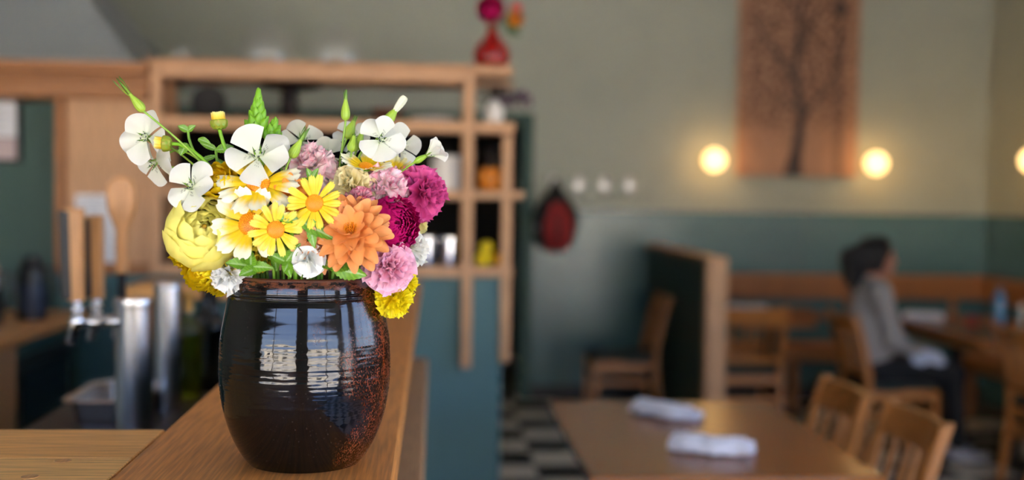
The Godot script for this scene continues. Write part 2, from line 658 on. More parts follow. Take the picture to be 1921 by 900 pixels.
# ---------- bar ----------
func build_bar() -> void:
	var bar := thing("bar_counter", "golden wooden bar counter that carries the dark glazed vase", "counter", Vector3(0, 0, 0))
	part("counter_board", span(Vector3(-0.400, 1.095, -4.86), Vector3(-0.045, 1.14, -0.35), 0.004), mats.bar_wood, bar)
	var zs := [-1.796, -1.603, -1.40, -1.19, -0.98, -0.77]
	for k in zs.size() - 1:
		var pl := part("plank", span(Vector3(-2.6, 1.095, zs[k] + 0.0006), Vector3(-0.4008, 1.14, zs[k + 1] - 0.0006), 0.0016), mats.bar_plank if k % 2 == 0 else mats.bar_plank_pale, bar)
		if k == 1:
			for p in [[-0.487, -1.585], [-0.5, -1.497]]:
				part("wood_plug", lathe([Vector2(0.0, 0.0), Vector2(0.0105, 0.0), Vector2(0.0112, 0.0005), Vector2(0.0105, 0.0009), Vector2(0.0, 0.0009)], 24), mats.oak_2, pl, Vector3(p[0], 1.1397, p[1]))
	part("counter_board", span(Vector3(-1.16, 1.095, -4.86), Vector3(-0.4015, 1.14, -4.5), 0.004), mats.bar_plank, bar)
	part("front_panel", span(Vector3(-0.15, 0.0, -4.8), Vector3(-0.10, 1.095, -0.4), 0.003), mats.divider_green, bar)
	part("front_panel", span(Vector3(-2.5, 0.0, -1.0), Vector3(-0.15, 1.095, -0.95), 0.003), mats.divider_green, bar)
	part("foot_ledge", span(Vector3(-0.10, 0.845, -4.45), Vector3(-0.012, 0.88, -0.5), 0.006), mats.fir_2, bar)
	# end panel in teal below the shelf
	var half := thing("bar_end_wall", "teal painted half wall at the end of the bar", "half wall")
	part("panel", span(Vector3(-1.565, 0.0, -5.12), Vector3(0.303, 1.15, -5.03), 0.004), mats.teal_panel, half)
	# lower working counter inside the bar
	var low := thing("work_counter", "dark low counter inside the bar under the tap tower", "counter")
	part("worktop", span(Vector3(-1.02, 0.86, -4.3), Vector3(-0.40, 0.9, -1.82), 0.004), mats.dark_wood, low)
	part("cabinet", span(Vector3(-0.98, 0.0, -4.28), Vector3(-0.42, 0.86, -1.84), 0.004), mats.green, low)


func tap_handle(parent: Node3D, at: Vector3, h: float, w0: float, w1: float, paddle: bool) -> void:
	# stands on its faucet, flat board with a dark side
	var out := []
	if paddle:
		for p in [Vector2(w0, 0), Vector2(w0 * 1.1, h * 0.45), Vector2(w1 * 0.85, h * 0.62), Vector2(w1, h * 0.76), Vector2(w1 * 0.93, h * 0.89), Vector2(w1 * 0.6, h * 0.975), Vector2(0, h)]:
			out.append(p)
	else:
		for p in [Vector2(w0, 0), Vector2(w1, h * 0.5), Vector2(w1 * 1.15, h * 0.99), Vector2(w1 * 0.9, h)]:
			out.append(p)
	for k in range(out.size() - 1, -1, -1):
		if out[k].x > 0.0:
			out.append(Vector2(-out[k].x, out[k].y))
	var tilt := Basis(Vector3.BACK, 0.03 if not paddle else 0.0)
	var hd := part("tap_handle", plate(out, 0.03, 0.004), mats.oak_1, parent, at, tilt)
	if not paddle:
		part("dark_edge", span(Vector3(-w1 - 0.014, 0.004, -0.0165), Vector3(-w1 + 0.014, h * 0.98, 0.0165), 0.004), mats.black, hd)


func build_back_bar() -> void:
	var tw := thing("tap_tower", "polished steel beer tap tower with wooden handles inside the bar", "tap tower", Vector3(-0.716, 0.9, -2.88))
	part("column", lathe(smooth([Vector2(0.0, 0), Vector2(0.06, 0.0), Vector2(0.06, 0.008), Vector2(0.046, 0.014), Vector2(0.045, 0.16), Vector2(0.045, 0.318), Vector2(0.048, 0.321), Vector2(0.048, 0.338), Vector2(0.043, 0.342), Vector2(0.0, 0.344)], 4), 48), mats.steel, tw)
	var spots := [[Vector3(-0.118, 0.288, 0.06), Vector3(-0.03, 0.288, 0.03)], [Vector3(-0.100, 0.285, -0.04), Vector3(-0.03, 0.287, -0.01)], [Vector3(-0.06, 0.283, -0.12), Vector3(-0.02, 0.286, -0.03)]]
	for k in 3:
		var f: Vector3 = spots[k][0]
		var fc := part("faucet", join([rod(spots[k][1], f, 0.0115, 0.0115, 14), tube([f + Vector3(0, 0.028, 0), f + Vector3(0, 0.012, 0), f, f + Vector3(-0.006, -0.02, 0.004), f + Vector3(-0.014, -0.052, 0.008)], [0.009, 0.015, 0.019, 0.012, 0.0095], 14)]), mats.chrome, tw)
		part("collar", lathe(smooth([Vector2(0, 0.02), Vector2(0.012, 0.022), Vector2(0.016, 0.034), Vector2(0.010, 0.046), Vector2(0.009, 0.06), Vector2(0, 0.062)], 3), 20), mats.chrome if k < 2 else mats.iron, fc, f)
		if k == 0:
			tap_handle(tw, f + Vector3(0, 0.05, 0), 0.22, 0.016, 0.019, false)
		elif k == 1:
			tap_handle(tw, f + Vector3(0, 0.05, 0), 0.205, 0.016, 0.018, false)
		else:
			part("ferrule", rod(f + Vector3(0, 0.045, 0), f + Vector3(0, 0.115, 0), 0.011, 0.009, 14), mats.iron, tw)
			tap_handle(tw, f + Vector3(0, 0.11, 0), 0.245, 0.013, 0.037, true)
	# second steel column
	var cy := thing("steel_canister", "tall polished steel canister beside the tap tower", "canister", Vector3(-0.718, 0.9, -3.25))
	part("body", lathe(smooth([Vector2(0, 0), Vector2(0.034, 0), Vector2(0.036, 0.004), Vector2(0.036, 0.325), Vector2(0.034, 0.33), Vector2(0, 0.331)], 4), 40), mats.steel, cy)
	part("lid", lathe(smooth([Vector2(0, 0.331), Vector2(0.037, 0.331), Vector2(0.038, 0.336), Vector2(0.037, 0.346), Vector2(0.012, 0.35), Vector2(0, 0.351)], 3), 40), mats.chrome, cy)
	var wine := smooth([Vector2(0, 0.012), Vector2(0.03, 0.004), Vector2(0.036, 0.0), Vector2(0.0375, 0.01), Vector2(0.0375, 0.175), Vector2(0.033, 0.205), Vector2(0.018, 0.235), Vector2(0.0145, 0.26), Vector2(0.0143, 0.296), Vector2(0.0165, 0.298), Vector2(0.0165, 0.31), Vector2(0.0, 0.311)], 4)
	var wm := lathe(wine, 36)
	for b in [[Vector3(-0.705, 0.9, -3.46), "bottle_green", "green glass wine bottle next to the steel canister"], [Vector3(-0.655, 0.9, -3.58), "bottle_dark", "dark wine bottle half hidden by the vase, near the green one"], [Vector3(-0.72, 0.9, -3.80), "bottle_dark", "dark wine bottle furthest back on the low counter"], [Vector3(-0.59, 0.9, -3.70), "bottle_dark", "dark bottle closest to the bar board behind the vase"]]:
		var o := thing("wine_bottle", b[2], "bottle", b[0], 0.0, "bottles inside the bar")
		part("glass", wm, mats[b[1]], o)
		part("capsule", lathe(smooth([Vector2(0.0150, 0.25), Vector2(0.0153, 0.294), Vector2(0.0172, 0.297), Vector2(0.0172, 0.311), Vector2(0.0, 0.3125)], 2), 24), mats.iron if b[1] == "bottle_dark" else mats.brass, o)
	# hotel pan
	var pan := thing("steel_pan", "rectangular stainless steel food pan beside the tap tower", "pan", Vector3(-0.845, 0.9, -3.215))
	var st := start()
	var hx := 0.085
	var hz := 0.17
	var d := 0.062
	var ring := func(fx: float, fz: float, y: float) -> Array:
		var r := []
		for k in 32:
			var a := TAU * k / 32
			var c := Vector2(cos(a), sin(a))
			var sx := signf(c.x) * pow(absf(c.x), 0.35)
			var sz := signf(c.y) * pow(absf(c.y), 0.35)
			r.append(Vector3(sx * fx, y, sz * fz))
		return r
	var rings := [ring.call(0.02, 0.02, 0.002), ring.call(hx - 0.016, hz - 0.016, 0.0), ring.call(hx - 0.012, hz - 0.012, 0.005), ring.call(hx, hz, d - 0.004), ring.call(hx + 0.018, hz + 0.018, d - 0.003), ring.call(hx + 0.019, hz + 0.019, d), ring.call(hx + 0.001, hz + 0.001, d + 0.001), ring.call(hx - 0.003, hz - 0.003, d - 0.003), ring.call(hx - 0.014, hz - 0.014, 0.006), ring.call(0.02, 0.02, 0.004)]
	for k in rings.size() - 1:
		for j in 32:
			var q := [rings[k][j], rings[k][(j + 1) % 32], rings[k + 1][(j + 1) % 32], rings[k + 1][j]]
			var mid: Vector3 = (q[0] + q[2]) * 0.5
			var o := Vector3(mid.x, -0.02 if k < 4 else 0.3, mid.z)
			if k < 1:
				o = Vector3.DOWN
			elif k > 5:
				o = Vector3(-mid.x, 0.05, -mid.z)
			poly(st, q, o)
	part("basin", st.commit(), mats.steel, pan)
	# counter with a glass-door fridge along the left
	var bb := thing("back_counter", "wooden topped back counter with a black fridge door", "counter")
	part("worktop", span(Vector3(-2.3, 0.965, -5.0), Vector3(-1.41, 1.0, -3.6), 0.004), mats.oak_2, bb)
	part("body", span(Vector3(-2.28, 0.0, -4.98), Vector3(-1.47, 0.965, -3.62), 0.004), mats.green, bb)
	var fd := part("fridge_door", span(Vector3(-1.475, 0.10, -4.80), Vector3(-1.445, 0.90, -4.2), 0.004), mats.black, bb)
	part("glass", span(Vector3(-1.446, 0.16, -4.76), Vector3(-1.441, 0.85, -4.24), 0.002), mats.black_glass, fd)
	part("corner_post", span(Vector3(-1.475, 0.0, -4.15), Vector3(-1.43, 0.965, -3.9), 0.004), mats.fir_1, bb)
	mat("pot_black", Color(0.05, 0.052, 0.06), 0.35)
	for b in [[Vector3(-1.535, 1.0, -4.62), "black insulated coffee pot with a blue band on the back counter"], [Vector3(-1.60, 1.0, -4.34), "steel banded coffee pot cut off by the photo's edge"]]:
		var p := thing("coffee_pot", b[1], "coffee pot", b[0])
		part("body", lathe(smooth([Vector2(0, 0), Vector2(0.052, 0.0), Vector2(0.055, 0.006), Vector2(0.055, 0.16), Vector2(0.047, 0.20), Vector2(0.034, 0.225), Vector2(0.03, 0.24), Vector2(0.0, 0.246)], 4), 36), mats.pot_black if b[0].z < -4.5 else mats.steel, p)
		mat("band_blue", Color(0.10, 0.14, 0.22), 0.4)
		part("band", lathe(smooth([Vector2(0.0545, 0.03), Vector2(0.0557, 0.032), Vector2(0.0557, 0.135), Vector2(0.0545, 0.137)], 2), 36), mats.band_blue if b[0].z < -4.5 else mats.pot_black, p)
		part("handle", tube([Vector3(0.045, 0.2, 0), Vector3(0.085, 0.195, 0), Vector3(0.09, 0.12, 0), Vector3(0.056, 0.06, 0)], [0.008, 0.009, 0.009, 0.007], 8), mats.pot_black, p)
	# green kitchen partition, header beam, wooden panel
	shell("wall_kitchen", span(Vector3(-3.6, 0, -5.32), Vector3(-1.5655, 1.88, -5.2), 0.003), mats.green)
	var hb := thing("header_beam", "long brown wooden header beam above the green partition", "beam")
	part("upper_board", span(Vector3(-3.6, 1.985, -5.34), Vector3(-1.18, 2.032, -4.95), 0.004), mats.brown_0, hb)
	part("recess_board", span(Vector3(-3.6, 1.95, -5.34), Vector3(-1.18, 1.985, -5.0), 0.002), mats.brown_0, hb)
	part("lower_board", span(Vector3(-3.6, 1.88, -5.34), Vector3(-1.18, 1.95, -4.96), 0.004), mats.brown_0, hb)
	var wp := thing("wood_panel", "pale wooden panel left of the open shelf", "panel")
	part("sheet", span(Vector3(-1.53, 1.195, -5.12), Vector3(-1.18, 1.88, -5.02), 0.002), mats.fir_1, wp)
	part("stile", span(Vector3(-1.565, 1.151, -5.13), Vector3(-1.53, 1.88, -4.985), 0.004), mats.brown_1, wp)
	part("bottom_rail", span(Vector3(-1.53, 1.151, -5.13), Vector3(-1.18, 1.195, -4.99), 0.004), mats.brown_0, wp)
	var sheet := thing("order_sheet", "white printed price sheet pinned to the wooden panel", "paper")
	var im := Image.create(128, 192, false, Image.FORMAT_RGB8)
	im.fill(Color(0.88, 0.88, 0.9))
	for r in 20:
		for c in 7:
			im.fill_rect(Rect2i(8 + c * 17, 8 + r * 9, 6 + (r * 5 + c * 3) % 9, 4), Color(0.45, 0.46, 0.5))
	var pm := mat("print_sheet", Color.WHITE, 0.7)
	pm.albedo_texture = ImageTexture.create_from_image(im)
	pm.cull_mode = BaseMaterial3D.CULL_DISABLED
	part("print", grid(4, 4, func(u: float, v: float) -> Vector3: return Vector3(-1.488 + u * 0.165, 1.20 + v * 0.282, -5.0165 + 0.003 * u * u + 0.002 * v)), pm, sheet)
	part("pin", lathe(smooth([Vector2(0, 0), Vector2(0.005, 0.001), Vector2(0.005, 0.003), Vector2(0, 0.005)], 3), 12), mats.chrome, sheet, Vector3(-1.405, 1.474, -5.0135), Basis(Vector3.RIGHT, PI / 2))
	var pic := thing("framed_notice", "black framed white notice on the green partition", "picture frame", Vector3(-1.87, 1.75, -5.19))
	part("frame", spans([[Vector3(-0.10, -0.138, -0.01), Vector3(-0.084, 0.14, 0.012)], [Vector3(0.084, -0.138, -0.01), Vector3(0.10, 0.14, 0.012)], [Vector3(-0.084, 0.124, -0.01), Vector3(0.084, 0.14, 0.012)], [Vector3(-0.084, -0.138, -0.01), Vector3(0.084, -0.122, 0.012)]], 0.002), mats.black, pic)
	var ni := Image.create(96, 144, false, Image.FORMAT_RGB8)
	ni.fill(Color(0.82, 0.83, 0.86))
	ni.fill_rect(Rect2i(0, 88, 96, 56), Color(0.70, 0.62, 0.63))
	ni.fill_rect(Rect2i(0, 88, 96, 4), Color(0.5, 0.45, 0.47))
	for r in 8:
		ni.fill_rect(Rect2i(10, 8 + r * 9, 50 + (r * 13) % 26, 3), Color(0.66, 0.67, 0.71))
	var nm := mat("notice_print", Color.WHITE, 0.4)
	nm.albedo_texture = ImageTexture.create_from_image(ni)
	part("sheet", grid(1, 1, func(u: float, v: float) -> Vector3: return Vector3(-0.084 + u * 0.168, -0.122 + v * 0.246, 0.002)), nm, pic)
	part("backing", span(Vector3(-0.086, -0.124, -0.008), Vector3(0.086, 0.126, 0.0), 0.001), mats.black, pic)
	# hood
	var hood := thing("range_hood", "grey steel range hood with sloping side above the header beam", "range hood", Vector3(0, 0, 0))
	var hs := start()
	var b0 := [Vector3(-3.4, 2.09, -6.5), Vector3(-1.36, 2.09, -6.5), Vector3(-1.36, 2.09, -5.45), Vector3(-3.4, 2.09, -5.45)]
	var t0 := [Vector3(-3.1, 2.85, -6.3), Vector3(-1.97, 2.85, -6.3), Vector3(-1.97, 2.85, -5.75), Vector3(-3.1, 2.85, -5.75)]
	var mid0 := Vector3(-2.4, 2.4, -6.0)
	for k in 4:
		var q := [b0[k], b0[(k + 1) % 4], t0[(k + 1) % 4], t0[k]]
		poly(hs, q, (q[0] + q[2]) * 0.5 - mid0)
	part("canopy", hs.commit(), mats.hood_grey, hood)
	part("lip", spans([[Vector3(-3.41, 2.05, -5.46), Vector3(-1.35, 2.095, -5.44)], [Vector3(-3.41, 2.05, -6.51), Vector3(-1.35, 2.095, -6.49)], [Vector3(-3.41, 2.05, -6.49), Vector3(-3.39, 2.095, -5.46)], [Vector3(-1.37, 2.05, -6.49), Vector3(-1.35, 2.095, -5.46)]], 0.002), mats.dull_steel, hood)
	part("duct", span(Vector3(-3.0, 2.85, -6.25), Vector3(-2.1, TALL, -5.8), 0.005), mats.dull_steel, hood)


# ---------- shelf ----------
func build_shelf() -> void:
	var s := thing("open_shelf", "open pine shelf unit standing at the end of the bar", "shelf")
	var z0 := -5.30
	var z1 := -4.98
	part("post", span(Vector3(-1.176, 1.151, z1 - 0.045), Vector3(-1.131, 2.04, z1), 0.004), mats.fir_1, s)
	part("post", span(Vector3(0.128, 0.765, z1 - 0.045), Vector3(0.172, 2.04, z1), 0.004), mats.fir_1, s)
	part("post", span(Vector3(0.296, 0.785, z1 - 0.07), Vector3(0.34, 1.765, z1 - 0.03), 0.004), mats.fir_1, s)
	part("post", span(Vector3(-1.176, 1.151, z0), Vector3(-1.131, 2.04, z0 + 0.045), 0.004), mats.fir_1, s)
	part("post", span(Vector3(0.128, 1.151, z0), Vector3(0.172, 2.04, z0 + 0.045), 0.004), mats.fir_1, s)
	part("shelf_board", span(Vector3(-1.20, 1.975, z0 - 0.01), Vector3(0.345, 1.983, z1 - 0.04), 0.001), mats.fir_0, s)
	part("top_rail", span(Vector3(-1.131, 1.976, z1 - 0.04), Vector3(0.128, 2.04, z1 - 0.004), 0.004), mats.fir_0, s)
	part("top_board", span(Vector3(-1.20, 2.04, z0 - 0.01), Vector3(0.176, 2.052, z1 + 0.006), 0.003), mats.fir_0, s)
	part("side_bracket", span(Vector3(0.172, 2.012, z0 + 0.02), Vector3(0.335, 2.055, z1 - 0.02), 0.004), mats.fir_0, s)
	for y in [[1.764, 1.815, 0.345], [1.482, 1.522, 0.39], [1.151, 1.197, 0.345]]:
		part("shelf_board", span(Vector3(-1.131, y[0], z1 - 0.035), Vector3(0.128, y[1], z1 - 0.003), 0.004), mats.fir_0, s)
		part("shelf_board", span(Vector3(-1.131, y[1] - 0.022, z0), Vector3(0.128, y[1], z1 - 0.036), 0.003), mats.fir_0, s)
		part("side_bracket", span(Vector3(0.173, y[0] + 0.004, z0 + 0.04), Vector3(y[2], y[1], z1 - 0.005), 0.004), mats.fir_0, s)
	var y1 := 1.197
	var y2 := 1.522
	var y3 := 1.815
	var y4 := 2.052
	# glass cloches on top
	var dome := smooth([Vector2(0.118, 0.0), Vector2(0.1185, 0.05), Vector2(0.112, 0.095), Vector2(0.09, 0.13), Vector2(0.05, 0.15), Vector2(0.012, 0.155), Vector2(0.009, 0.165), Vector2(0.016, 0.178), Vector2(0.012, 0.19), Vector2(0.0, 0.193)], 5)
	for c in [[-0.715, "glass cloche on the shelf top, further from the red vase"], [-0.42, "glass cloche on the shelf top, closer to the red vase"]]:
		var o := thing("glass_cloche", c[1], "cloche", Vector3(c[0], y4, -5.14), 0.0, "cloches on the shelf top")
		part("dome", lathe(dome, 48), mats.clear_glass, o)
		part("plate", lathe(smooth([Vector2(0, 0.001), Vector2(0.09, 0.001), Vector2(0.125, 0.006), Vector2(0.126, 0.009), Vector2(0.09, 0.005), Vector2(0.0, 0.005)], 3), 40), mats.clear_glass, o)
	var sb := thing("glass_bowl", "small glass bowl on the shelf top above the wood panel", "bowl", Vector3(-1.07, y4, -5.1))
	part("bowl", lathe(smooth([Vector2(0, 0.002), Vector2(0.025, 0.002), Vector2(0.05, 0.03), Vector2(0.055, 0.05), Vector2(0.053, 0.05), Vector2(0.046, 0.03), Vector2(0.022, 0.007), Vector2(0, 0.006)], 4), 36), mats.clear_glass, sb)
	# pedestal cake stand
	mat("stand_dark", Color(0.10, 0.06, 0.055), 0.12)
	var cs := thing("cake_stand", "dark glossy pedestal cake stand on the upper shelf", "cake stand", Vector3(-0.62, y3, -5.12))
	part("foot", lathe(smooth([Vector2(0, 0), Vector2(0.085, 0), Vector2(0.088, 0.006), Vector2(0.06, 0.018), Vector2(0.034, 0.03)], 4), 40), mats.stand_dark, cs)
	part("stem", lathe(smooth([Vector2(0.034, 0.03), Vector2(0.03, 0.045), Vector2(0.044, 0.062), Vector2(0.03, 0.08), Vector2(0.042, 0.1), Vector2(0.03, 0.118), Vector2(0.05, 0.128)], 4), 32), mats.stand_dark, cs)
	part("plate", lathe(smooth([Vector2(0.04, 0.128), Vector2(0.11, 0.134), Vector2(0.135, 0.144), Vector2(0.136, 0.15), Vector2(0.12, 0.144), Vector2(0.0, 0.141)], 4), 48), mats.stand_dark, cs)
	# upper shelf small things
	mat("brown_glaze", Color(0.32, 0.17, 0.11), 0.3)
	var bowl := smooth([Vector2(0, 0.0), Vector2(0.03, 0.0), Vector2(0.034, 0.006), Vector2(0.06, 0.03), Vector2(0.07, 0.052), Vector2(0.067, 0.053), Vector2(0.055, 0.03), Vector2(0.03, 0.01), Vector2(0, 0.008)], 4)
	part("bowl", lathe(bowl, 32), mats.brown_glaze, thing("clay_bowl", "small brown bowl on the upper shelf right of the cake stand", "bowl", Vector3(-0.20, y3, -5.13)))
	part("dish", lathe(smooth([Vector2(0, 0), Vector2(0.06, 0), Vector2(0.1, 0.012), Vector2(0.105, 0.02), Vector2(0.098, 0.018), Vector2(0.06, 0.006), Vector2(0, 0.006)], 4), 40), mats.ceramic_white, thing("shallow_dish", "pale shallow dish on the upper shelf near the post", "dish", Vector3(0.0, y3, -5.13)))
	var tray := thing("serving_tray", "dark round tray leaning on the upper shelf's left end", "tray", Vector3(-0.97, y3 + 0.002, -5.17))
	part("tray", lathe(smooth([Vector2(0, 0), Vector2(0.068, 0), Vector2(0.074, 0.004), Vector2(0.075, 0.012), Vector2(0.071, 0.011), Vector2(0.066, 0.005), Vector2(0, 0.004)], 3), 40), mats.black, tray, Vector3(0, 0.07, 0), Basis(Vector3.RIGHT, 1.35))
	# middle shelf: plates, pots
	for p in [[-0.92, 0.10, 7, "taller plate stack on the middle shelf", "ceramic_grey"], [-0.62, 0.085, 5, "shorter plate stack on the middle shelf", "ceramic_grey"]]:
		for k in p[2]:
			var o := thing("plate", ["lowest", "second lowest", "third lowest", "fourth lowest", "fifth lowest", "sixth lowest", "seventh lowest"][k] + " grey plate in the " + p[3], "plate", Vector3(p[0], y2 + k * 0.0135, -5.14), 0.0, p[3])
			part("dish", lathe(smooth([Vector2(0, 0), Vector2(p[1] * 0.6, 0), Vector2(p[1] * 0.96, 0.011), Vector2(p[1], 0.0125), Vector2(p[1] * 0.96, 0.0135), Vector2(p[1] * 0.6, 0.004), Vector2(0, 0.004)], 3), 40), mats[p[4]], o)
	var crock := thing("white_crock", "white ceramic crock on the middle shelf beside the pink flowers", "crock", Vector3(0.055, y2, -5.13))
	part("body", lathe(smooth([Vector2(0, 0), Vector2(0.058, 0), Vector2(0.063, 0.005), Vector2(0.064, 0.07), Vector2(0.063, 0.135), Vector2(0.066, 0.138), Vector2(0.066, 0.148), Vector2(0.06, 0.15), Vector2(0.058, 0.13), Vector2(0.0, 0.12)], 4), 40), mats.ceramic_white, crock)
	part("jar", lathe(smooth([Vector2(0, 0), Vector2(0.05, 0), Vector2(0.055, 0.006), Vector2(0.058, 0.1), Vector2(0.045, 0.14), Vector2(0.038, 0.16), Vector2(0.042, 0.17), Vector2(0.036, 0.17), Vector2(0, 0.15)], 4), 36), mats.ceramic_grey, thing("grey_jar", "grey jar on the middle shelf behind the white blossoms", "jar", Vector3(-0.16, y2, -5.15)))
	mat("ochre", Color(0.80, 0.47, 0.06), 0.35)
	var pot := thing("ochre_pot", "ochre yellow pot with a dark leafy plant in the side shelf", "plant pot", Vector3(0.255, y2, -5.13))
	part("pot", lathe(smooth([Vector2(0, 0), Vector2(0.045, 0), Vector2(0.055, 0.01), Vector2(0.064, 0.05), Vector2(0.058, 0.09), Vector2(0.05, 0.1), Vector2(0.044, 0.098), Vector2(0, 0.085)], 4), 36, 10, 0.02), mats.ochre, pot)
	var lf := leaf_mesh(0.10, 0.035, Color(0.12, 0.09, 0.10), Color(0.16, 0.14, 0.12), 0.2, 0.35, 0.0)
	for k in 16:
		var a := k * 2.4
		var up := 0.25 + 0.9 * fmod(k * 0.37, 1.0)
		part("leaf", lf, mats.foliage, pot, Vector3(0.02 * cos(a), 0.088, 0.02 * sin(a)), Basis(Vector3.UP, a) * Basis(Vector3.RIGHT, -up + 0.9))
	# bottom shelf: glasses, dark bottles, lemons
	var tumbler := lathe(smooth([Vector2(0, 0.001), Vector2(0.03, 0.001), Vector2(0.033, 0.006), Vector2(0.038, 0.11), Vector2(0.0365, 0.111), Vector2(0.031, 0.012), Vector2(0, 0.01)], 4), 28)
	var nth := 0
	for x in [0.075, -0.02, -0.11, -1.06, -0.97, -0.88]:
		for zz in [-5.06, -5.19]:
			var row := "front" if zz > -5.1 else "back"
			var o := thing("metal_cup", ["first", "second", "third"][(nth / 2) % 3] + " cup from the " + ("right post" if x > -0.5 else "left post") + " in the " + row + " row of the bottom shelf", "cup", Vector3(x, y1, zz), 0.0, "cups on the bottom shelf")
			part("cup", tumbler, mats.chrome if (nth % 3 != 1) else mats.black_glass, o)
			nth += 1
	for k in 4:
		var o := thing("storage_tin", ["dark tin first along the bottom shelf behind the bouquet", "dark tin second along the bottom shelf behind the bouquet", "dark tin third along the bottom shelf behind the bouquet", "dark tin fourth along the bottom shelf behind the bouquet"][k], "tin", Vector3(-0.72 + k * 0.15, y1, -5.14))
		part("body", lathe(smooth([Vector2(0, 0), Vector2(0.055, 0), Vector2(0.056, 0.003), Vector2(0.056, 0.16), Vector2(0.054, 0.163), Vector2(0, 0.164)], 3), 32), mats.iron, o)
		part("lid", lathe(smooth([Vector2(0.0, 0.164), Vector2(0.057, 0.164), Vector2(0.058, 0.168), Vector2(0.058, 0.186), Vector2(0.055, 0.19), Vector2(0, 0.19)], 3), 32), mats.black, o)
	mat("lemon", Color(0.86, 0.76, 0.05), 0.4)
	mat("lemon_deep", Color(0.86, 0.60, 0.05), 0.4)
	var lemon := lathe(smooth([Vector2(0, -0.036), Vector2(0.012, -0.03), Vector2(0.028, -0.014), Vector2(0.031, 0.002), Vector2(0.026, 0.018), Vector2(0.01, 0.032), Vector2(0.006, 0.038), Vector2(0, 0.04)], 4), 28)
	var spot := 0
	for p in [[Vector3(0.215, y1 + 0.030, -5.05), "lemon", "lemon lying at the post on the bottom side shelf"], [Vector3(0.245, y1 + 0.030, -5.13), "lemon", "lemon behind the front ones on the bottom side shelf"], [Vector3(0.235, y1 + 0.078, -5.085), "lemon", "topmost lemon of the pile on the bottom side shelf"], [Vector3(0.30, y1 + 0.030, -5.07), "lemon_deep", "deep yellow lemon at the outer edge of the side shelf"]]:
		var o := thing("lemon", p[2], "lemon", p[0], 0.0, "lemons on the shelf")
		part("fruit", lemon, mats[p[1]], o, Vector3.ZERO, Basis(Vector3.UP, spot * 1.3) * Basis(Vector3.RIGHT, PI / 2))
		spot += 1
	# white vase with purple dried flowers, upper side shelf
	var wv := thing("white_bud_vase", "white bud vase with dusky purple dried flowers", "vase", Vector3(0.262, y3, -5.13))
	part("body", lathe(smooth([Vector2(0, 0), Vector2(0.03, 0), Vector2(0.042, 0.02), Vector2(0.042, 0.06), Vector2(0.026, 0.09), Vector2(0.02, 0.10), Vector2(0.022, 0.104), Vector2(0.016, 0.103), Vector2(0, 0.08)], 4), 32), mats.ceramic_white, wv)
	var puff := grid(10, 8, func(u: float, v: float) -> Vector3:
		var a := u * TAU
		var b := v * PI
		var r := 0.011 * (1.0 + 0.3 * sin(5.0 * a + 3.0 * b) * sin(4.0 * b))
		return Vector3(sin(b) * sin(a), -cos(b), sin(b) * cos(a)) * r, true)
	mat("dusky_purple", Color(0.36, 0.27, 0.34), 0.8)
	mat("dusky_dark", Color(0.20, 0.13, 0.13), 0.8)
	for k in 34:
		var a := rng.randf() * TAU
		var far := k % 3 > 0
		var tip := Vector3(0.02 + rng.randf_range(0.02, 0.14), 0.085 + rng.randf_range(0.0, 0.055), rng.randf_range(-0.05, 0.05)) if far else Vector3(rng.randf_range(-0.06, 0.05), rng.randf_range(0.10, 0.15), rng.randf_range(-0.04, 0.04))
		var sp := part("dried_stem", tube([Vector3(0, 0.07, 0), Vector3(tip.x * 0.3, 0.115, tip.z * 0.3), tip], [0.0012, 0.0011, 0.0008], 5), mats.dusky_dark, wv)
		part("dried_flower", puff, mats.dusky_purple if far else mats.dusky_dark, sp, tip, Basis(Vector3.UP, a))
	# red glass vase with flowers on the very top
	var red := mat("red_glass", Color(0.86, 0.09, 0.05, 0.25), 0.04)
	red.refraction_enabled = true
	red.refraction_scale = 0.05
	var rv := thing("red_glass_vase", "red glass bottle vase on top of the shelf unit", "vase", Vector3(0.25, 2.055, -5.12))
	part("bottle", lathe(smooth([Vector2(0, 0.001), Vector2(0.04, 0.0), Vector2(0.07, 0.018), Vector2(0.079, 0.055), Vector2(0.066, 0.095), Vector2(0.036, 0.13), Vector2(0.021, 0.155), Vector2(0.019, 0.175), Vector2(0.026, 0.188), Vector2(0.024, 0.189), Vector2(0.016, 0.175), Vector2(0.018, 0.15), Vector2(0.032, 0.126), Vector2(0.061, 0.092), Vector2(0.073, 0.055), Vector2(0.065, 0.024), Vector2(0.038, 0.008), Vector2(0, 0.008)], 4), 44), red, rv)


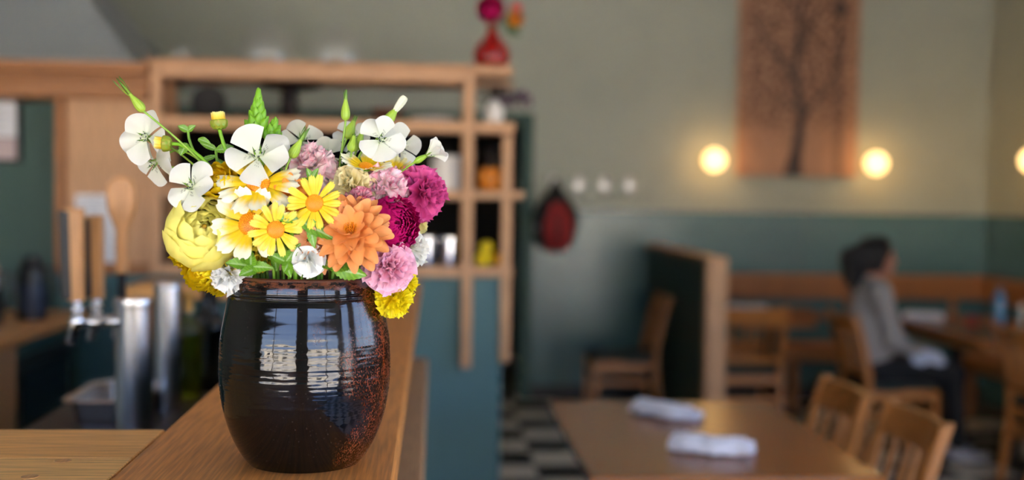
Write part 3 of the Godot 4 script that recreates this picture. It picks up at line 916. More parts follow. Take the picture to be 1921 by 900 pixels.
# ---------- wall things ----------
func build_wall_things() -> void:
	for k in 4:
		var x := 0.885 + 0.19 * k
		var hk := thing("coat_hook", ["silver coat hook holding the red and black backpack", "bare silver coat hook next to the backpack", "bare silver coat hook third from the backpack's hook", "bare silver coat hook farthest from the backpack"][k], "hook", Vector3(x, 1.60, BACK))
		part("back_plate", grid(20, 28, func(u: float, v: float) -> Vector3:
			var a := u * TAU
			var t := v * PI * 0.5
			var e := Vector2(signf(cos(a)) * pow(absf(cos(a)), 0.5), signf(sin(a)) * pow(absf(sin(a)), 0.5)) * pow(cos(t), 0.35)
			return Vector3(e.x * 0.027, e.y * 0.068 - 0.005, 0.004 + 0.005 * sin(t)), true), mats.hook_metal, hk)
		part("prong", tube([Vector3(0, 0.0, 0.008), Vector3(0, 0.012, 0.04), Vector3(0, 0.045, 0.06)], [0.011, 0.013, 0.026], 14), mats.hook_metal, hk)
		part("prong", tube([Vector3(0, -0.012, 0.008), Vector3(0, -0.05, 0.02), Vector3(0, -0.065, 0.045), Vector3(0, -0.045, 0.062)], [0.011, 0.013, 0.018, 0.026], 14), mats.hook_metal, hk)
	# backpack
	mat("bag_black", Color(0.05, 0.05, 0.055), 0.8)
	mat("bag_red", Color(0.56, 0.03, 0.05), 0.7)
	var bag := thing("backpack", "red and black backpack hanging from the coat hook", "backpack", Vector3(0.89, 1.09, BACK + 0.13))
	var blob := func(w: float, h: float, d: float, top: float) -> Callable:
		return func(u: float, v: float) -> Vector3:
			var a := u * TAU
			var sq := 0.55
			var k := pow(sin(clampf(v, 0.0, 1.0) * PI), 0.33)
			var tp := lerpf(1.0, top, smoothstep(0.45, 1.0, v))
			var ca := signf(sin(a)) * pow(absf(sin(a)), sq)
			var cb := signf(cos(a)) * pow(absf(cos(a)), sq)
			return Vector3(ca * w * k * tp, v * h, cb * d * k * (1.0 + 0.04 * sin(5.0 * a + 9.0 * v)))
	part("body", grid(40, 24, blob.call(0.172, 0.55, 0.085, 0.22), true), mats.bag_black, bag)
	part("front_pocket", grid(36, 20, blob.call(0.106, 0.38, 0.05, 0.8), true), mats.bag_red, bag, Vector3(0.012, 0.012, 0.055))
	part("zip", tube([Vector3(0.012, 0.04, 0.108), Vector3(0.012, 0.17, 0.11), Vector3(0.012, 0.30, 0.104)], [0.012, 0.014, 0.01], 10), mats.bag_black, bag)
	part("loop", tube([Vector3(-0.03, 0.43, -0.05), Vector3(-0.018, 0.49, -0.065), Vector3(0, 0.505, -0.068), Vector3(0.018, 0.49, -0.065), Vector3(0.03, 0.43, -0.05)], [0.008, 0.008, 0.008, 0.008, 0.008], 8), mats.bag_black, bag)
	part("strap", tube([Vector3(-0.09, 0.38, -0.06), Vector3(-0.15, 0.26, -0.05), Vector3(-0.14, 0.08, -0.04)], [0.014, 0.018, 0.012], 8), mats.bag_black, bag)
	part("badge", box(Vector3(-0.128, 0.19, 0.06), Vector3(0.04, 0.05, 0.012), 0.004), mats.ceramic_grey, bag)
	# printed copper panel of a tree
	var art := thing("tree_artwork", "tall copper brown wood panel printed with a dark tree", "artwork", Vector3(2.695, 1.675, BACK + 0.026))
	part("panel", span(Vector3(-0.455, 0, -0.02), Vector3(0.455, 1.62, 0.018), 0.004), mats.fir_1, art)
	var am := mat("tree_print", Color.WHITE, 0.55)
	am.albedo_texture = ImageTexture.create_from_image(tree_print())
	part("print", grid(2, 2, func(u: float, v: float) -> Vector3: return Vector3(-0.452 + u * 0.904, 0.003 + v * 1.614, 0.0192)), am, art)
	# globe sconces
	for s in [[Vector3(2.055, 1.785, BACK), 0.0, "round warm wall lamp on the hook side of the tree artwork"], [Vector3(3.268, 1.780, BACK), 0.0, "round warm wall lamp between the tree artwork and the corner"], [Vector3(RIGHT, 1.79, -7.70), -PI / 2, "round warm wall lamp on the dim side wall"]]:
		var o := thing("globe_wall_lamp", s[2], "wall lamp", s[0], s[1], "globe wall lamps")
		part("back_plate", lathe(smooth([Vector2(0, 0.0), Vector2(0.06, 0.0), Vector2(0.062, 0.01), Vector2(0.045, 0.022), Vector2(0.04, 0.045), Vector2(0, 0.046)], 3), 32), mats.brass, o, Vector3.ZERO, Basis(Vector3.RIGHT, PI / 2))
		var gm: StandardMaterial3D = mats.get("lamp_globe")
		if gm == null:
			gm = mat("lamp_globe", Color(0.95, 0.9, 0.8), 0.3)
			gm.emission_enabled = true
			gm.emission = Color(1.0, 0.80, 0.50)
			gm.emission_energy_multiplier = 2.2
		part("lamp_globe", grid(32, 20, func(u: float, v: float) -> Vector3:
			var a := u * TAU
			var b := v * PI
			return Vector3(sin(b) * sin(a), -cos(b), sin(b) * cos(a)) * 0.082 + Vector3(0, 0, 0.12), true), gm, o)
		var l := OmniLight3D.new()
		l.name = "lamp_glow"
		o.add_child(l, true)
		l.position = Vector3(0, 0, 0.12)
		l.light_color = Color(1.0, 0.74, 0.42)
		l.light_energy = 0.055
		l.light_size = 0.08
		l.omni_range = 14.0
		l.omni_attenuation = 2.0
		l.shadow_enabled = true


func tree_print() -> Image:
	var w := 288
	var h := 512
	var im := Image.create(w, h, false, Image.FORMAT_RGB8)
	var fn := FastNoiseLite.new()
	fn.seed = 21
	fn.frequency = 0.045
	fn.fractal_octaves = 4
	var f2 := FastNoiseLite.new()
	f2.seed = 4
	f2.frequency = 0.012
	var copper := Color(0.68, 0.50, 0.38)
	var leafc := Color(0.33, 0.20, 0.12)
	var bark := Color(0.16, 0.10, 0.08)
	var limbs := []
	limbs.append([Vector2(134, 516), Vector2(138, 470), 24.0, 14.0])
	limbs.append([Vector2(138, 490), Vector2(150, 380), 14.0, 9.0])
	limbs.append([Vector2(150, 380), Vector2(136, 240), 8.0, 6.5])
	limbs.append([Vector2(136, 240), Vector2(150, 60), 6.5, 3.0])
	limbs.append([Vector2(150, 380), Vector2(215, 300), 5.0, 2.5])
	limbs.append([Vector2(215, 300), Vector2(260, 190), 2.5, 1.5])
	limbs.append([Vector2(142, 300), Vector2(80, 210), 5.0, 2.5])
	limbs.append([Vector2(80, 210), Vector2(30, 150), 2.5, 1.5])
	limbs.append([Vector2(137, 230), Vector2(190, 120), 4.0, 2.0])
	limbs.append([Vector2(146, 150), Vector2(90, 60), 3.0, 1.5])
	limbs.append([Vector2(150, 360), Vector2(96, 330), 3.0, 1.5])
	limbs.append([Vector2(241, 512), Vector2(240, 60), 8.0, 6.0])
	for y in h:
		for x in w:
			var c := copper * (1.0 + 0.06 * f2.get_noise_2d(x * 3.0, y * 0.4))
			var reach := smoothstep(455.0, 330.0, y + 34.0 * f2.get_noise_2d(x * 2.0, y * 2.0) * 2.0)
			var side := smoothstep(0.0, 40.0, minf(x - 2.0, w - 14.0 - x))
			var n := fn.get_noise_2d(x * 1.1, y * 1.1) * 2.2 + 0.22
			c = c.lerp(leafc, smoothstep(-0.25, 0.55, n) * 0.85 * reach * lerpf(0.5, 1.0, side))
			var dk := 0.0
			for l in limbs:
				var a: Vector2 = l[0]
				var b: Vector2 = l[1]
				var p := Vector2(x, y)
				var t := clampf((p - a).dot(b - a) / (b - a).length_squared(), 0.0, 1.0)
				var r := lerpf(l[2], l[3], t)
				var m := smoothstep(r + 3.0, r - 2.0, p.distance_to(a.lerp(b, t)))
				dk = maxf(dk, m * (0.35 if a.x == 241 else 0.92))
			dk = maxf(dk, smoothstep(26.0, 12.0, Vector2(x, y).distance_to(Vector2(240, 118))) * 0.75)
			im.set_pixel(x, y, c.lerp(bark, dk))
	return im


# ---------- tables, chairs, benches ----------
func chair(called: String, label: String, at: Vector3, turn: float) -> Node3D:
	# faces +z of its own; back at -z
	if names.has(called):
		return copy_of(get_node(called), label, at, turn)
	var o := thing(called, label, "chair", at, turn, "wooden chairs with dark green seats")
	var w := 0.205
	var wood_y: Material = mats.chair_wood_1
	for s in [-1.0, 1.0]:
		# rear leg and back post in one bent piece
		var prof := [Vector2(-0.245, 0.0), Vector2(-0.215, 0.25), Vector2(-0.20, 0.45), Vector2(-0.215, 0.58), Vector2(-0.255, 0.74), Vector2(-0.295, 0.86)]
		var out := []
		for p in smooth(prof, 3):
			out.append(p + Vector2(0.021, 0))
		var back := smooth(prof, 3)
		back.reverse()
		for p in back:
			out.append(p - Vector2(0.021, 0))
		part("back_post", plate(out, 0.036, 0.006), wood_y, o, Vector3(s * w, 0, 0), Basis(Vector3.UP, -PI / 2))
		part("front_leg", box(Vector3(s * w, 0.215, 0.19), Vector3(0.038, 0.43, 0.038), 0.005), wood_y, o)
		part("side_rail", box(Vector3(s * w, 0.405, 0.0), Vector3(0.024, 0.055, 0.36), 0.004), mats.chair_wood_2, o)
		part("side_stretcher", box(Vector3(s * w, 0.30, -0.01), Vector3(0.02, 0.035, 0.37), 0.004), mats.chair_wood_2, o)
	part("front_rail", box(Vector3(0, 0.405, 0.19), Vector3(0.375, 0.055, 0.024), 0.004), mats.chair_wood_0, o)
	part("rear_rail", box(Vector3(0, 0.405, -0.20), Vector3(0.375, 0.055, 0.024), 0.004), mats.chair_wood_0, o)
	part("front_stretcher", box(Vector3(0, 0.32, 0.19), Vector3(0.375, 0.03, 0.02), 0.004), mats.chair_wood_0, o)
	part("rear_stretcher", box(Vector3(0, 0.28, -0.212), Vector3(0.375, 0.035, 0.02), 0.004), mats.chair_wood_0, o)
	part("seat", grid(20, 20, func(u: float, v: float) -> Vector3:
		var x := u * 2.0 - 1.0
		var z := v * 2.0 - 1.0
		var e := maxf(absf(x), absf(z))
		var hgt := 0.43 + 0.048 * sqrt(maxf(0.0, 1.0 - pow(e, 8.0))) if e < 1.0 else 0.43
		return Vector3(x * 0.215 * (0.97 if z < 0 else 1.0), hgt, -z * 0.212)), mats.cushion, o)
	part("seat_base", box(Vector3(0, 0.433, 0.0), Vector3(0.42, 0.012, 0.415), 0.003), mats.chair_wood_0, o)
	# crest rail, bowed backwards
	var bow := func(y0: float, y1: float, d: float, tilt: float) -> ArrayMesh:
		var st := start()
		var n := 10
		var sec := []
		for k in n + 1:
			var x := lerpf(-0.19, 0.19, float(k) / n)
			var z := -0.03 * (1.0 - pow(x / 0.19, 2.0))
			sec.append([Vector3(x, y0, z + d), Vector3(x, y0, z - d), Vector3(x, y1, z - d - tilt), Vector3(x, y1, z + d - tilt)])
		for k in n:
			for m in 4:
				var q := [sec[k][m], sec[k + 1][m], sec[k + 1][(m + 1) % 4], sec[k][(m + 1) % 4]]
				poly(st, q, [Vector3.DOWN, Vector3.FORWARD, Vector3.UP, Vector3.BACK][m])
		poly(st, sec[0].duplicate(), Vector3.LEFT)
		poly(st, sec[n].duplicate(), Vector3.RIGHT)
		return st.commit()
	part("crest_rail", bow.call(0.755, 0.85, 0.011, 0.028), mats.chair_wood_0, o, Vector3(0, 0, -0.262))
	part("lower_back_rail", bow.call(0.51, 0.545, 0.009, 0.004), mats.chair_wood_0, o, Vector3(0, 0, -0.205))
	for x in [-0.115, -0.032, 0.032, 0.115]:
		var z := -0.03 * (1.0 - pow(x / 0.19, 2.0))
		part("back_slat", tube([Vector3(x, 0.54, -0.208 + z), Vector3(x, 0.65, -0.23 + z), Vector3(x, 0.77, -0.265 + z)], [0.0115, 0.0125, 0.0115], 8), wood_y, o)
	return o


func table(label: String, lo: Vector3, hi: Vector3, material: Material) -> Node3D:
	var o := thing("dining_table", label, "table", Vector3((lo.x + hi.x) / 2, 0, (lo.z + hi.z) / 2))
	var sx := hi.x - lo.x
	var sz := hi.z - lo.z
	part("tabletop", box(Vector3(0, 0.733, 0), Vector3(sx, 0.034, sz), 0.005), material, o)
	part("apron", spans([[Vector3(-sx / 2 + 0.08, 0.655, -sz / 2 + 0.08), Vector3(sx / 2 - 0.08, 0.716, -sz / 2 + 0.10)], [Vector3(-sx / 2 + 0.08, 0.655, sz / 2 - 0.10), Vector3(sx / 2 - 0.08, 0.716, sz / 2 - 0.08)], [Vector3(-sx / 2 + 0.08, 0.655, -sz / 2 + 0.10), Vector3(-sx / 2 + 0.10, 0.716, sz / 2 - 0.10)], [Vector3(sx / 2 - 0.10, 0.655, -sz / 2 + 0.10), Vector3(sx / 2 - 0.08, 0.716, sz / 2 - 0.10)]]), mats.chair_wood_0, o)
	for z in [-sz / 2 + 0.3, sz / 2 - 0.3]:
		part("pedestal", rod(Vector3(0, 0.02, z), Vector3(0, 0.716, z), 0.038, 0.038, 16), mats.iron, o)
		part("foot", spans([[Vector3(-sx * 0.33, 0.0, z - 0.03), Vector3(sx * 0.33, 0.03, z + 0.03)], [Vector3(-0.03, 0.0, z - 0.22), Vector3(0.03, 0.028, z + 0.22)]], 0.008), mats.iron, o)
	return o


func napkin_roll(label: String, at: Vector3, turn: float, length: float, r: float, which: int) -> void:
	var fn := FastNoiseLite.new()
	fn.seed = which
	fn.frequency = 1.0
	var o := thing("napkin_roll", label, "napkin", at, turn, "rolled white napkins")
	part("cloth", grid(64, 48, func(u: float, v: float) -> Vector3:
		var a := u * TAU
		var sp := 1.0 + 0.22 * fposmod(u - 0.30, 1.0)
		var n := fn.get_noise_3d(cos(a) * 1.1, sin(a) * 1.1, v * 5.0) * 0.34
		var gather := 1.0 - 0.16 * exp(-pow((v - 0.42) * 7.0, 2.0))
		var flat := 0.72 + 0.12 * sin(v * 7.0 + which)
		var e := 1.0 if v > 0.0 and v < 1.0 else 0.05
		var rr := r * (sp + n) * gather * e * (1.0 - 0.42 * pow(absf(v - 0.5) * 2.0, 5.0))
		var x := (v - 0.5) * length + 0.02 * fn.get_noise_2d(cos(a) * 1.5, sin(a) * 1.5 + 9.0)
		return Vector3(x, maxf(r * 0.8 * flat + sin(a) * rr * flat, 0.0), -cos(a) * rr * 1.35 + 0.012 * sin(v * 5.0 + which))), mats.napkin, o)
	part("fold", grid(12, 30, func(u: float, v: float) -> Vector3:
		var a := lerpf(-0.35, 1.3, u)
		var rr := r * (1.30 + 0.10 * sin(v * 13.0 + which) * (1.0 - u) + 0.2 * fn.get_noise_2d(u * 2.0, v * 4.0))
		return Vector3((v - 0.5) * length * (0.95 - 0.1 * u), maxf(r * 0.6 + sin(a) * rr * 0.8, 0.002), cos(a) * rr * 1.4 + (1.0 - u) * 0.014 + 0.012 * sin(v * 5.0 + which))), mats.napkin, o)


func build_seating() -> void:
	table("long wooden table with two rolled napkins near the bar", Vector3(0.431, 0, -4.27), Vector3(1.246, 0, -3.105), mats.table_wood)
	napkin_roll("rolled white napkin farther from the camera on the near table", Vector3(0.815, 0.75, -3.98), -0.74, 0.26, 0.032, 11)
	napkin_roll("rolled white napkin closer to the camera on the near table", Vector3(0.835, 0.75, -3.42), -0.42, 0.25, 0.032, 12)
	# near chairs, facing the table
	chair("wooden_chair", "wooden chair at the near table, second from the camera", Vector3(1.16, 0, -4.0), -PI / 2)
	chair("wooden_chair", "wooden chair at the near table, closest to the bottom of the photo", Vector3(1.20, 0, -3.49), -PI / 2)
	chair("wooden_chair", "chair of which only a corner shows at the bottom right", Vector3(1.235, 0, -2.615), -PI / 2)
	chair("wooden_chair", "wooden chair standing left of the green divider below the hooks", Vector3(1.26, 0, -7.72), -PI / 2)
	chair("wooden_chair", "wooden chair with its back to the camera, right of the divider post", Vector3(1.925, 0, -7.2), PI)
	chair("wooden_chair", "wooden chair the seated person sits on", Vector3(2.66, 0, -6.62), PI / 2)
	chair("wooden_chair", "wooden chair cut off by the right edge of the photo", Vector3(3.31, 0, -5.86), PI / 2)
	# divider
	var d := thing("booth_divider", "dark green half wall divider with a pale wooden end post", "divider")
	part("panel", span(Vector3(1.592, 0, BACK + 0.002), Vector3(1.672, 1.135, -6.69), 0.003), mats.divider_green, d)
	part("end_post", span(Vector3(1.572, 0, -6.69), Vector3(1.692, 1.168, -6.60), 0.005), mats.fir_1, d)
	part("cap", span(Vector3(1.575, 1.135, BACK + 0.002), Vector3(1.69, 1.166, -6.691), 0.004), mats.brown_2, d)
	# benches
	var bb := thing("wall_bench", "wooden bench along the teal back wall", "bench")
	part("back_rail", span(Vector3(1.70, 0.772, BACK + 0.03), Vector3(3.62, 0.95, BACK + 0.065), 0.006), mats.brown_0, bb)
	part("back_rail", span(Vector3(3.622, 0.772, BACK + 0.03), Vector3(RIGHT - 0.02, 0.95, BACK + 0.065), 0.006), mats.brown_0, bb)
	part("seat", span(Vector3(1.70, 0.36, BACK + 0.03), Vector3(3.6, 0.45, BACK + 0.5), 0.006), mats.brown_0, bb)
	for x in [1.78, 2.55, 3.5]:
		part("leg", span(Vector3(x, 0, BACK + 0.40), Vector3(x + 0.06, 0.36, BACK + 0.46), 0.004), mats.brown_1, bb)
	for x in [2.1, 3.1, 3.9]:
		part("bracket", span(Vector3(x, 0.45, BACK + 0.002), Vector3(x + 0.05, 0.93, BACK + 0.03), 0.003), mats.brown_1, bb)
	var rb := thing("side_bench", "darker wooden bench along the dim side wall", "bench")
	part("back_rail", span(Vector3(RIGHT - 0.065, 0.772, BACK + 0.07), Vector3(RIGHT - 0.03, 0.95, -4.6), 0.006), mats.brown_2, rb)
	part("seat", span(Vector3(RIGHT - 0.5, 0.36, -7.95), Vector3(RIGHT - 0.03, 0.45, -4.6), 0.006), mats.brown_2, rb)
	for z in [-7.9, -6.3, -4.8]:
		part("leg", span(Vector3(RIGHT - 0.46, 0, z), Vector3(RIGHT - 0.40, 0.36, z + 0.06), 0.004), mats.brown_1, rb)
		part("bracket", span(Vector3(RIGHT - 0.03, 0.45, z), Vector3(RIGHT - 0.002, 0.93, z + 0.05), 0.003), mats.brown_1, rb)
	# table at the bench
	table("wooden table at the bench just behind the divider", Vector3(1.95, 0, -8.02), Vector3(2.62, 0, -7.5), mats.table_wood)
	napkin_roll("rolled white napkin on the bench table behind the divider post", Vector3(2.12, 0.75, -7.72), -0.2, 0.26, 0.03, 13)
	table("wooden table in front of the seated person", Vector3(2.98, 0, -7.55), Vector3(3.72, 0, -6.2), mats.table_wood)
	napkin_roll("rolled white napkin on the table beyond the seated person's face", Vector3(3.15, 0.75, -7.3), -0.55, 0.24, 0.03, 14)
	mat("water_blue", Color(0.30, 0.50, 0.66), 0.1)
	var wb := thing("water_bottle", "blue water bottle on the seated person's table", "bottle", Vector3(3.50, 0.75, -7.0))
	part("body", lathe(smooth([Vector2(0, 0), Vector2(0.032, 0), Vector2(0.034, 0.006), Vector2(0.034, 0.15), Vector2(0.026, 0.185), Vector2(0.016, 0.2), Vector2(0, 0.202)], 4), 32), mats.water_blue, wb)
	part("cap", lathe(smooth([Vector2(0, 0.202), Vector2(0.017, 0.202), Vector2(0.018, 0.21), Vector2(0.018, 0.232), Vector2(0, 0.236)], 3), 24), mats.ceramic_grey, wb)
	var gl := thing("water_glass", "drinking glass beside the blue water bottle", "glass", Vector3(3.575, 0.75, -6.86))
	part("glass", lathe(smooth([Vector2(0, 0.001), Vector2(0.028, 0.001), Vector2(0.03, 0.006), Vector2(0.036, 0.12), Vector2(0.0345, 0.12), Vector2(0.028, 0.012), Vector2(0, 0.01)], 4), 32), mats.clear_glass, gl)
	mat("sauce_red", Color(0.45, 0.12, 0.08), 0.4)
	var rc := thing("red_cup", "small red cup on the seated person's table", "cup", Vector3(3.28, 0.75, -6.9))
	part("cup", lathe(smooth([Vector2(0, 0), Vector2(0.032, 0), Vector2(0.036, 0.006), Vector2(0.042, 0.06), Vector2(0.039, 0.06), Vector2(0.032, 0.012), Vector2(0, 0.01)], 4), 28), mats.sauce_red, rc)
	var mn := thing("menu_card", "dark menu card lying on the seated person's table", "menu", Vector3(3.30, 0.75, -6.62), 0.15)
	part("cover", box(Vector3(0, 0.004, 0), Vector3(0.30, 0.008, 0.21), 0.002), mats.soft_black, mn)


# ---------- person ----------
func build_person() -> void:
	mat("skin", Color(0.66, 0.45, 0.36), 0.55)
	mat("hair", Color(0.03, 0.02, 0.02), 0.75)
	mat("sweater", Color(0.54, 0.52, 0.51), 0.9)
	mat("trousers", Color(0.05, 0.05, 0.065), 0.85)
	mat("shoe", Color(0.62, 0.60, 0.62), 0.6)
	var p := thing("person", "seated person in a pale sweater and dark trousers, facing the table", "person", Vector3(2.66, 0, -6.62))
	# own axes: +x forward (towards the table), y up, z towards the camera
	var hd := Vector3(-0.085, 1.165, 0.0)
	var body := [
		[hd + Vector3(-0.012, 0.03, 0), 0.078, hd + Vector3(0.022, -0.02, 0), 0.068],
		[hd + Vector3(0.03, -0.03, 0), 0.054, hd + Vector3(0.056, -0.075, 0), 0.030],
		[hd + Vector3(0.07, 0.035, 0), 0.022, hd + Vector3(0.068, -0.005, 0), 0.024],
		[hd + Vector3(0.082, 0.008, 0), 0.009, hd + Vector3(0.098, -0.022, 0), 0.012],
		[hd + Vector3(0.078, -0.052, 0.012), 0.009, hd + Vector3(0.078, -0.052, -0.012), 0.009],
		[hd + Vector3(0.062, -0.085, 0), 0.016, hd + Vector3(0.064, -0.088, 0), 0.016],
		[hd + Vector3(-0.005, 0.0, 0.073), 0.012, hd + Vector3(-0.012, -0.03, 0.072), 0.01],
		[hd + Vector3(-0.005, 0.0, -0.073), 0.012, hd + Vector3(-0.012, -0.03, -0.072), 0.01],
		[hd + Vector3(-0.02, -0.05, 0), 0.05, Vector3(-0.12, 1.0, 0), 0.055],
		[Vector3(-0.125, 0.99, -0.14), 0.03, Vector3(-0.125, 0.99, 0.14), 0.03],
	]
	for s in [-1.0, 1.0]:
		var wr := Vector3(0.10, 0.645, 0.13 * s)
		var kn := Vector3(0.165, 0.625, 0.085 * s)
		body.append([Vector3(-0.125, 0.98, 0.165 * s), 0.035, Vector3(-0.055, 0.715, 0.215 * s), 0.03])
		body.append([Vector3(-0.055, 0.715, 0.215 * s), 0.03, wr, 0.023])
		body.append([wr, 0.024, kn, 0.026])
		for f in 4:
			var a := kn + Vector3(0.02, -0.012 + 0.004 * f, (0.026 - 0.017 * f) * s)
			var b := a + Vector3(0.032 - 0.003 * absf(f - 1.2), -0.006, -0.008 * s)
			var c := b + Vector3(0.014, -0.026, -0.006 * s)
			body.append([a, 0.0105, b, 0.0095])
			body.append([b, 0.0095, c, 0.0085])
		body.append([wr + Vector3(0.025, 0.012, -0.012 * s), 0.012, kn + Vector3(0.0, 0.014, -0.034 * s), 0.0105])
		body.append([kn + Vector3(0.0, 0.014, -0.034 * s), 0.0105, kn + Vector3(0.026, 0.002, -0.042 * s), 0.009])
	part("body", flesh(body, 0.008, 0.0075), mats.skin, p)
	for s in [-1.0, 1.0]:
		part("eye", lathe(smooth([Vector2(0, -0.008), Vector2(0.008, 0), Vector2(0, 0.008)], 3), 10), mats.hair, p, hd + Vector3(0.079, 0.014, 0.03 * s))
	var hair := [
		[hd + Vector3(-0.03, 0.045, 0), 0.086, hd + Vector3(0.012, 0.072, 0), 0.062],
		[hd + Vector3(-0.045, -0.01, 0), 0.078, hd + Vector3(-0.03, 0.04, 0), 0.085],
		[hd + Vector3(-0.02, 0.03, 0.04), 0.05, hd + Vector3(-0.02, -0.03, 0.045), 0.034],
		[hd + Vector3(-0.02, 0.03, -0.04), 0.05, hd + Vector3(-0.02, -0.03, -0.045), 0.034],
		[hd + Vector3(-0.09, 0.02, 0), 0.05, hd + Vector3(-0.155, 0.0, 0.01), 0.062],
		[hd + Vector3(-0.155, 0.0, 0.01), 0.062, hd + Vector3(-0.145, -0.10, 0.0), 0.05],
		[hd + Vector3(-0.145, -0.10, 0.0), 0.05, hd + Vector3(-0.11, -0.19, 0.0), 0.025],
	]
	part("hair", flesh(hair, 0.014, 0.011), mats.hair, p)
	var sw := [
		[Vector3(-0.125, 0.995, -0.12), 0.062, Vector3(-0.125, 0.995, 0.12), 0.062],
		[Vector3(-0.13, 0.985, 0), 0.085, Vector3(-0.135, 0.80, 0), 0.115],
		[Vector3(-0.135, 0.80, -0.05), 0.105, Vector3(-0.12, 0.58, -0.06), 0.115],
		[Vector3(-0.135, 0.80, 0.05), 0.105, Vector3(-0.12, 0.58, 0.06), 0.115],
	]
	for s in [-1.0, 1.0]:
		sw.append([Vector3(-0.125, 0.98, 0.165 * s), 0.058, Vector3(-0.055, 0.715, 0.215 * s), 0.048])
		sw.append([Vector3(-0.055, 0.715, 0.215 * s), 0.048, Vector3(0.095, 0.648, 0.135 * s), 0.037])
	part("sweater", flesh(sw, 0.018, 0.012), mats.sweater, p)
	var tr := [[Vector3(-0.12, 0.545, -0.08), 0.10, Vector3(-0.12, 0.545, 0.08), 0.10]]
	for s in [-1.0, 1.0]:
		tr.append([Vector3(-0.09, 0.545, 0.09 * s), 0.088, Vector3(0.33, 0.525, 0.11 * s), 0.066])
		tr.append([Vector3(0.33, 0.525, 0.11 * s), 0.066, Vector3(0.37, 0.12, 0.11 * s), 0.05])
	part("trousers", flesh(tr, 0.016, 0.012), mats.trousers, p)
	for s in [-1.0, 1.0]:
		part("shoe", flesh([[Vector3(0.35, 0.055, 0.11 * s), 0.043, Vector3(0.44, 0.04, 0.115 * s), 0.038], [Vector3(0.44, 0.038, 0.115 * s), 0.036, Vector3(0.52, 0.032, 0.12 * s), 0.03]], 0.01, 0.01), mats.shoe, p)
	mat("cloth_blue", Color(0.66, 0.70, 0.80), 0.8)
	var nap := thing("lap_napkin", "pale bluish napkin in the seated person's hands", "napkin", Vector3(2.79, 0.60, -6.46))
	part("cloth", grid(18, 18, func(u: float, v: float) -> Vector3:
		var fall := pow(maxf(v - 0.35, 0.0), 1.4)
		return Vector3((u - 0.5) * 0.19 + 0.02 * v, 0.055 - 0.13 * fall + 0.007 * sin(u * 11.0 + 2.0 * v), -0.06 + 0.10 * v + 0.006 * sin(u * 8.0))), mats.cloth_blue, nap)


# ---------- flowers ----------
const VASE := Vector3(-0.168, 1.14, -1.583)
const VASE_PROFILE := [Vector2(0.0725, 0.0000), Vector2(0.0840, 0.0140), Vector2(0.0973, 0.0400), Vector2(0.1077, 0.0730), Vector2(0.1124, 0.1060), Vector2(0.1134, 0.1390), Vector2(0.1113, 0.1710), Vector2(0.1055, 0.2040), Vector2(0.1030, 0.2180), Vector2(0.1005, 0.2280), Vector2(0.0991, 0.2390), Vector2(0.0969, 0.2480)]
const MOUTH := 0.252


func petal(L: float, W: float, o: Dictionary) -> ArrayMesh:
	# base at the origin, grows along +y, face towards +z
	var p: float = o.get("p", 0.6)
	var tip: float = o.get("tip", 0.15)
	var pw: float = o.get("tip_power", 3.0)
	var point: bool = o.get("point", false)
	var cup: float = o.get("cup", 0.1)
	var curl: float = o.get("curl", 0.0)
	var ruf: float = o.get("ruffle", 0.0)
	var fq: float = o.get("waves", 3.0)
	var ph: float = o.get("phase", 0.0)
	var teeth: float = o.get("teeth", 0.0)
	var tn: float = o.get("teeth_count", 3.0)
	var c0: Color = lin(o.get("base", Color.WHITE))
	var c1: Color = lin(o.get("end", Color.WHITE))
	var cm: float = o.get("mix", 1.0)
	var c2: Color = lin(o.get("streak", Color.WHITE))
	var sa: float = o.get("streaks", 0.0)
	var veins: float = o.get("veins", 0.0)
	var twist: float = o.get("twist", 0.0)
	var blunt: float = o.get("blunt", 0.0)
	var fn := FastNoiseLite.new()
	fn.seed = int(ph * 100.0) + 3
	fn.frequency = 1.0
	return grid(o.get("nu", 8), o.get("nv", 8), func(uu: float, v: float) -> Vector3:
		var u := uu * 2.0 - 1.0
		var hw := W * 0.5 * (pow(sin(PI * clampf(pow(v, 0.75) * 0.94 + 0.055, 0.0, 1.0)), p) if point else maxf(0.07, pow(v, p) * (1.0 - blunt * pow(v, 5.0))))
		var y := L * v * (1.0 - tip * pow(absf(u), pw) * v)
		if teeth > 0.0:
			y -= L * teeth * v * v * (0.5 - 0.5 * cos(u * PI * tn))
		var z := cup * W * u * u * (0.4 + 0.6 * v) + curl * L * v * v
		z += twist * W * u * v
		z += ruf * L * v * v * sin(fq * u * PI + ph + 1.3 * v)
		z += 0.4 * ruf * L * v * fn.get_noise_2d(u * 1.6, v * 1.6)
		return Vector3(u * hw, y, z), false, func(uu: float, v: float) -> Color:
		var u := uu * 2.0 - 1.0
		var c := c0.lerp(c1, smoothstep(0.42, 0.80, v + 0.06 * cos(u * 9.0)) if cm > 3.0 else pow(v, cm))
		if veins > 0.0:
			c = c.darkened(veins * (0.5 + 0.5 * cos(u * 24.0)) * (1.0 - 0.4 * v))
		if sa > 0.0:
			var n := fn.get_noise_2d(u * 5.0, v * 1.2) * 1.6
			c = c.lerp(c2, clampf(sa * (n + v * v * v * 0.55), 0.0, 1.0))
		return c)


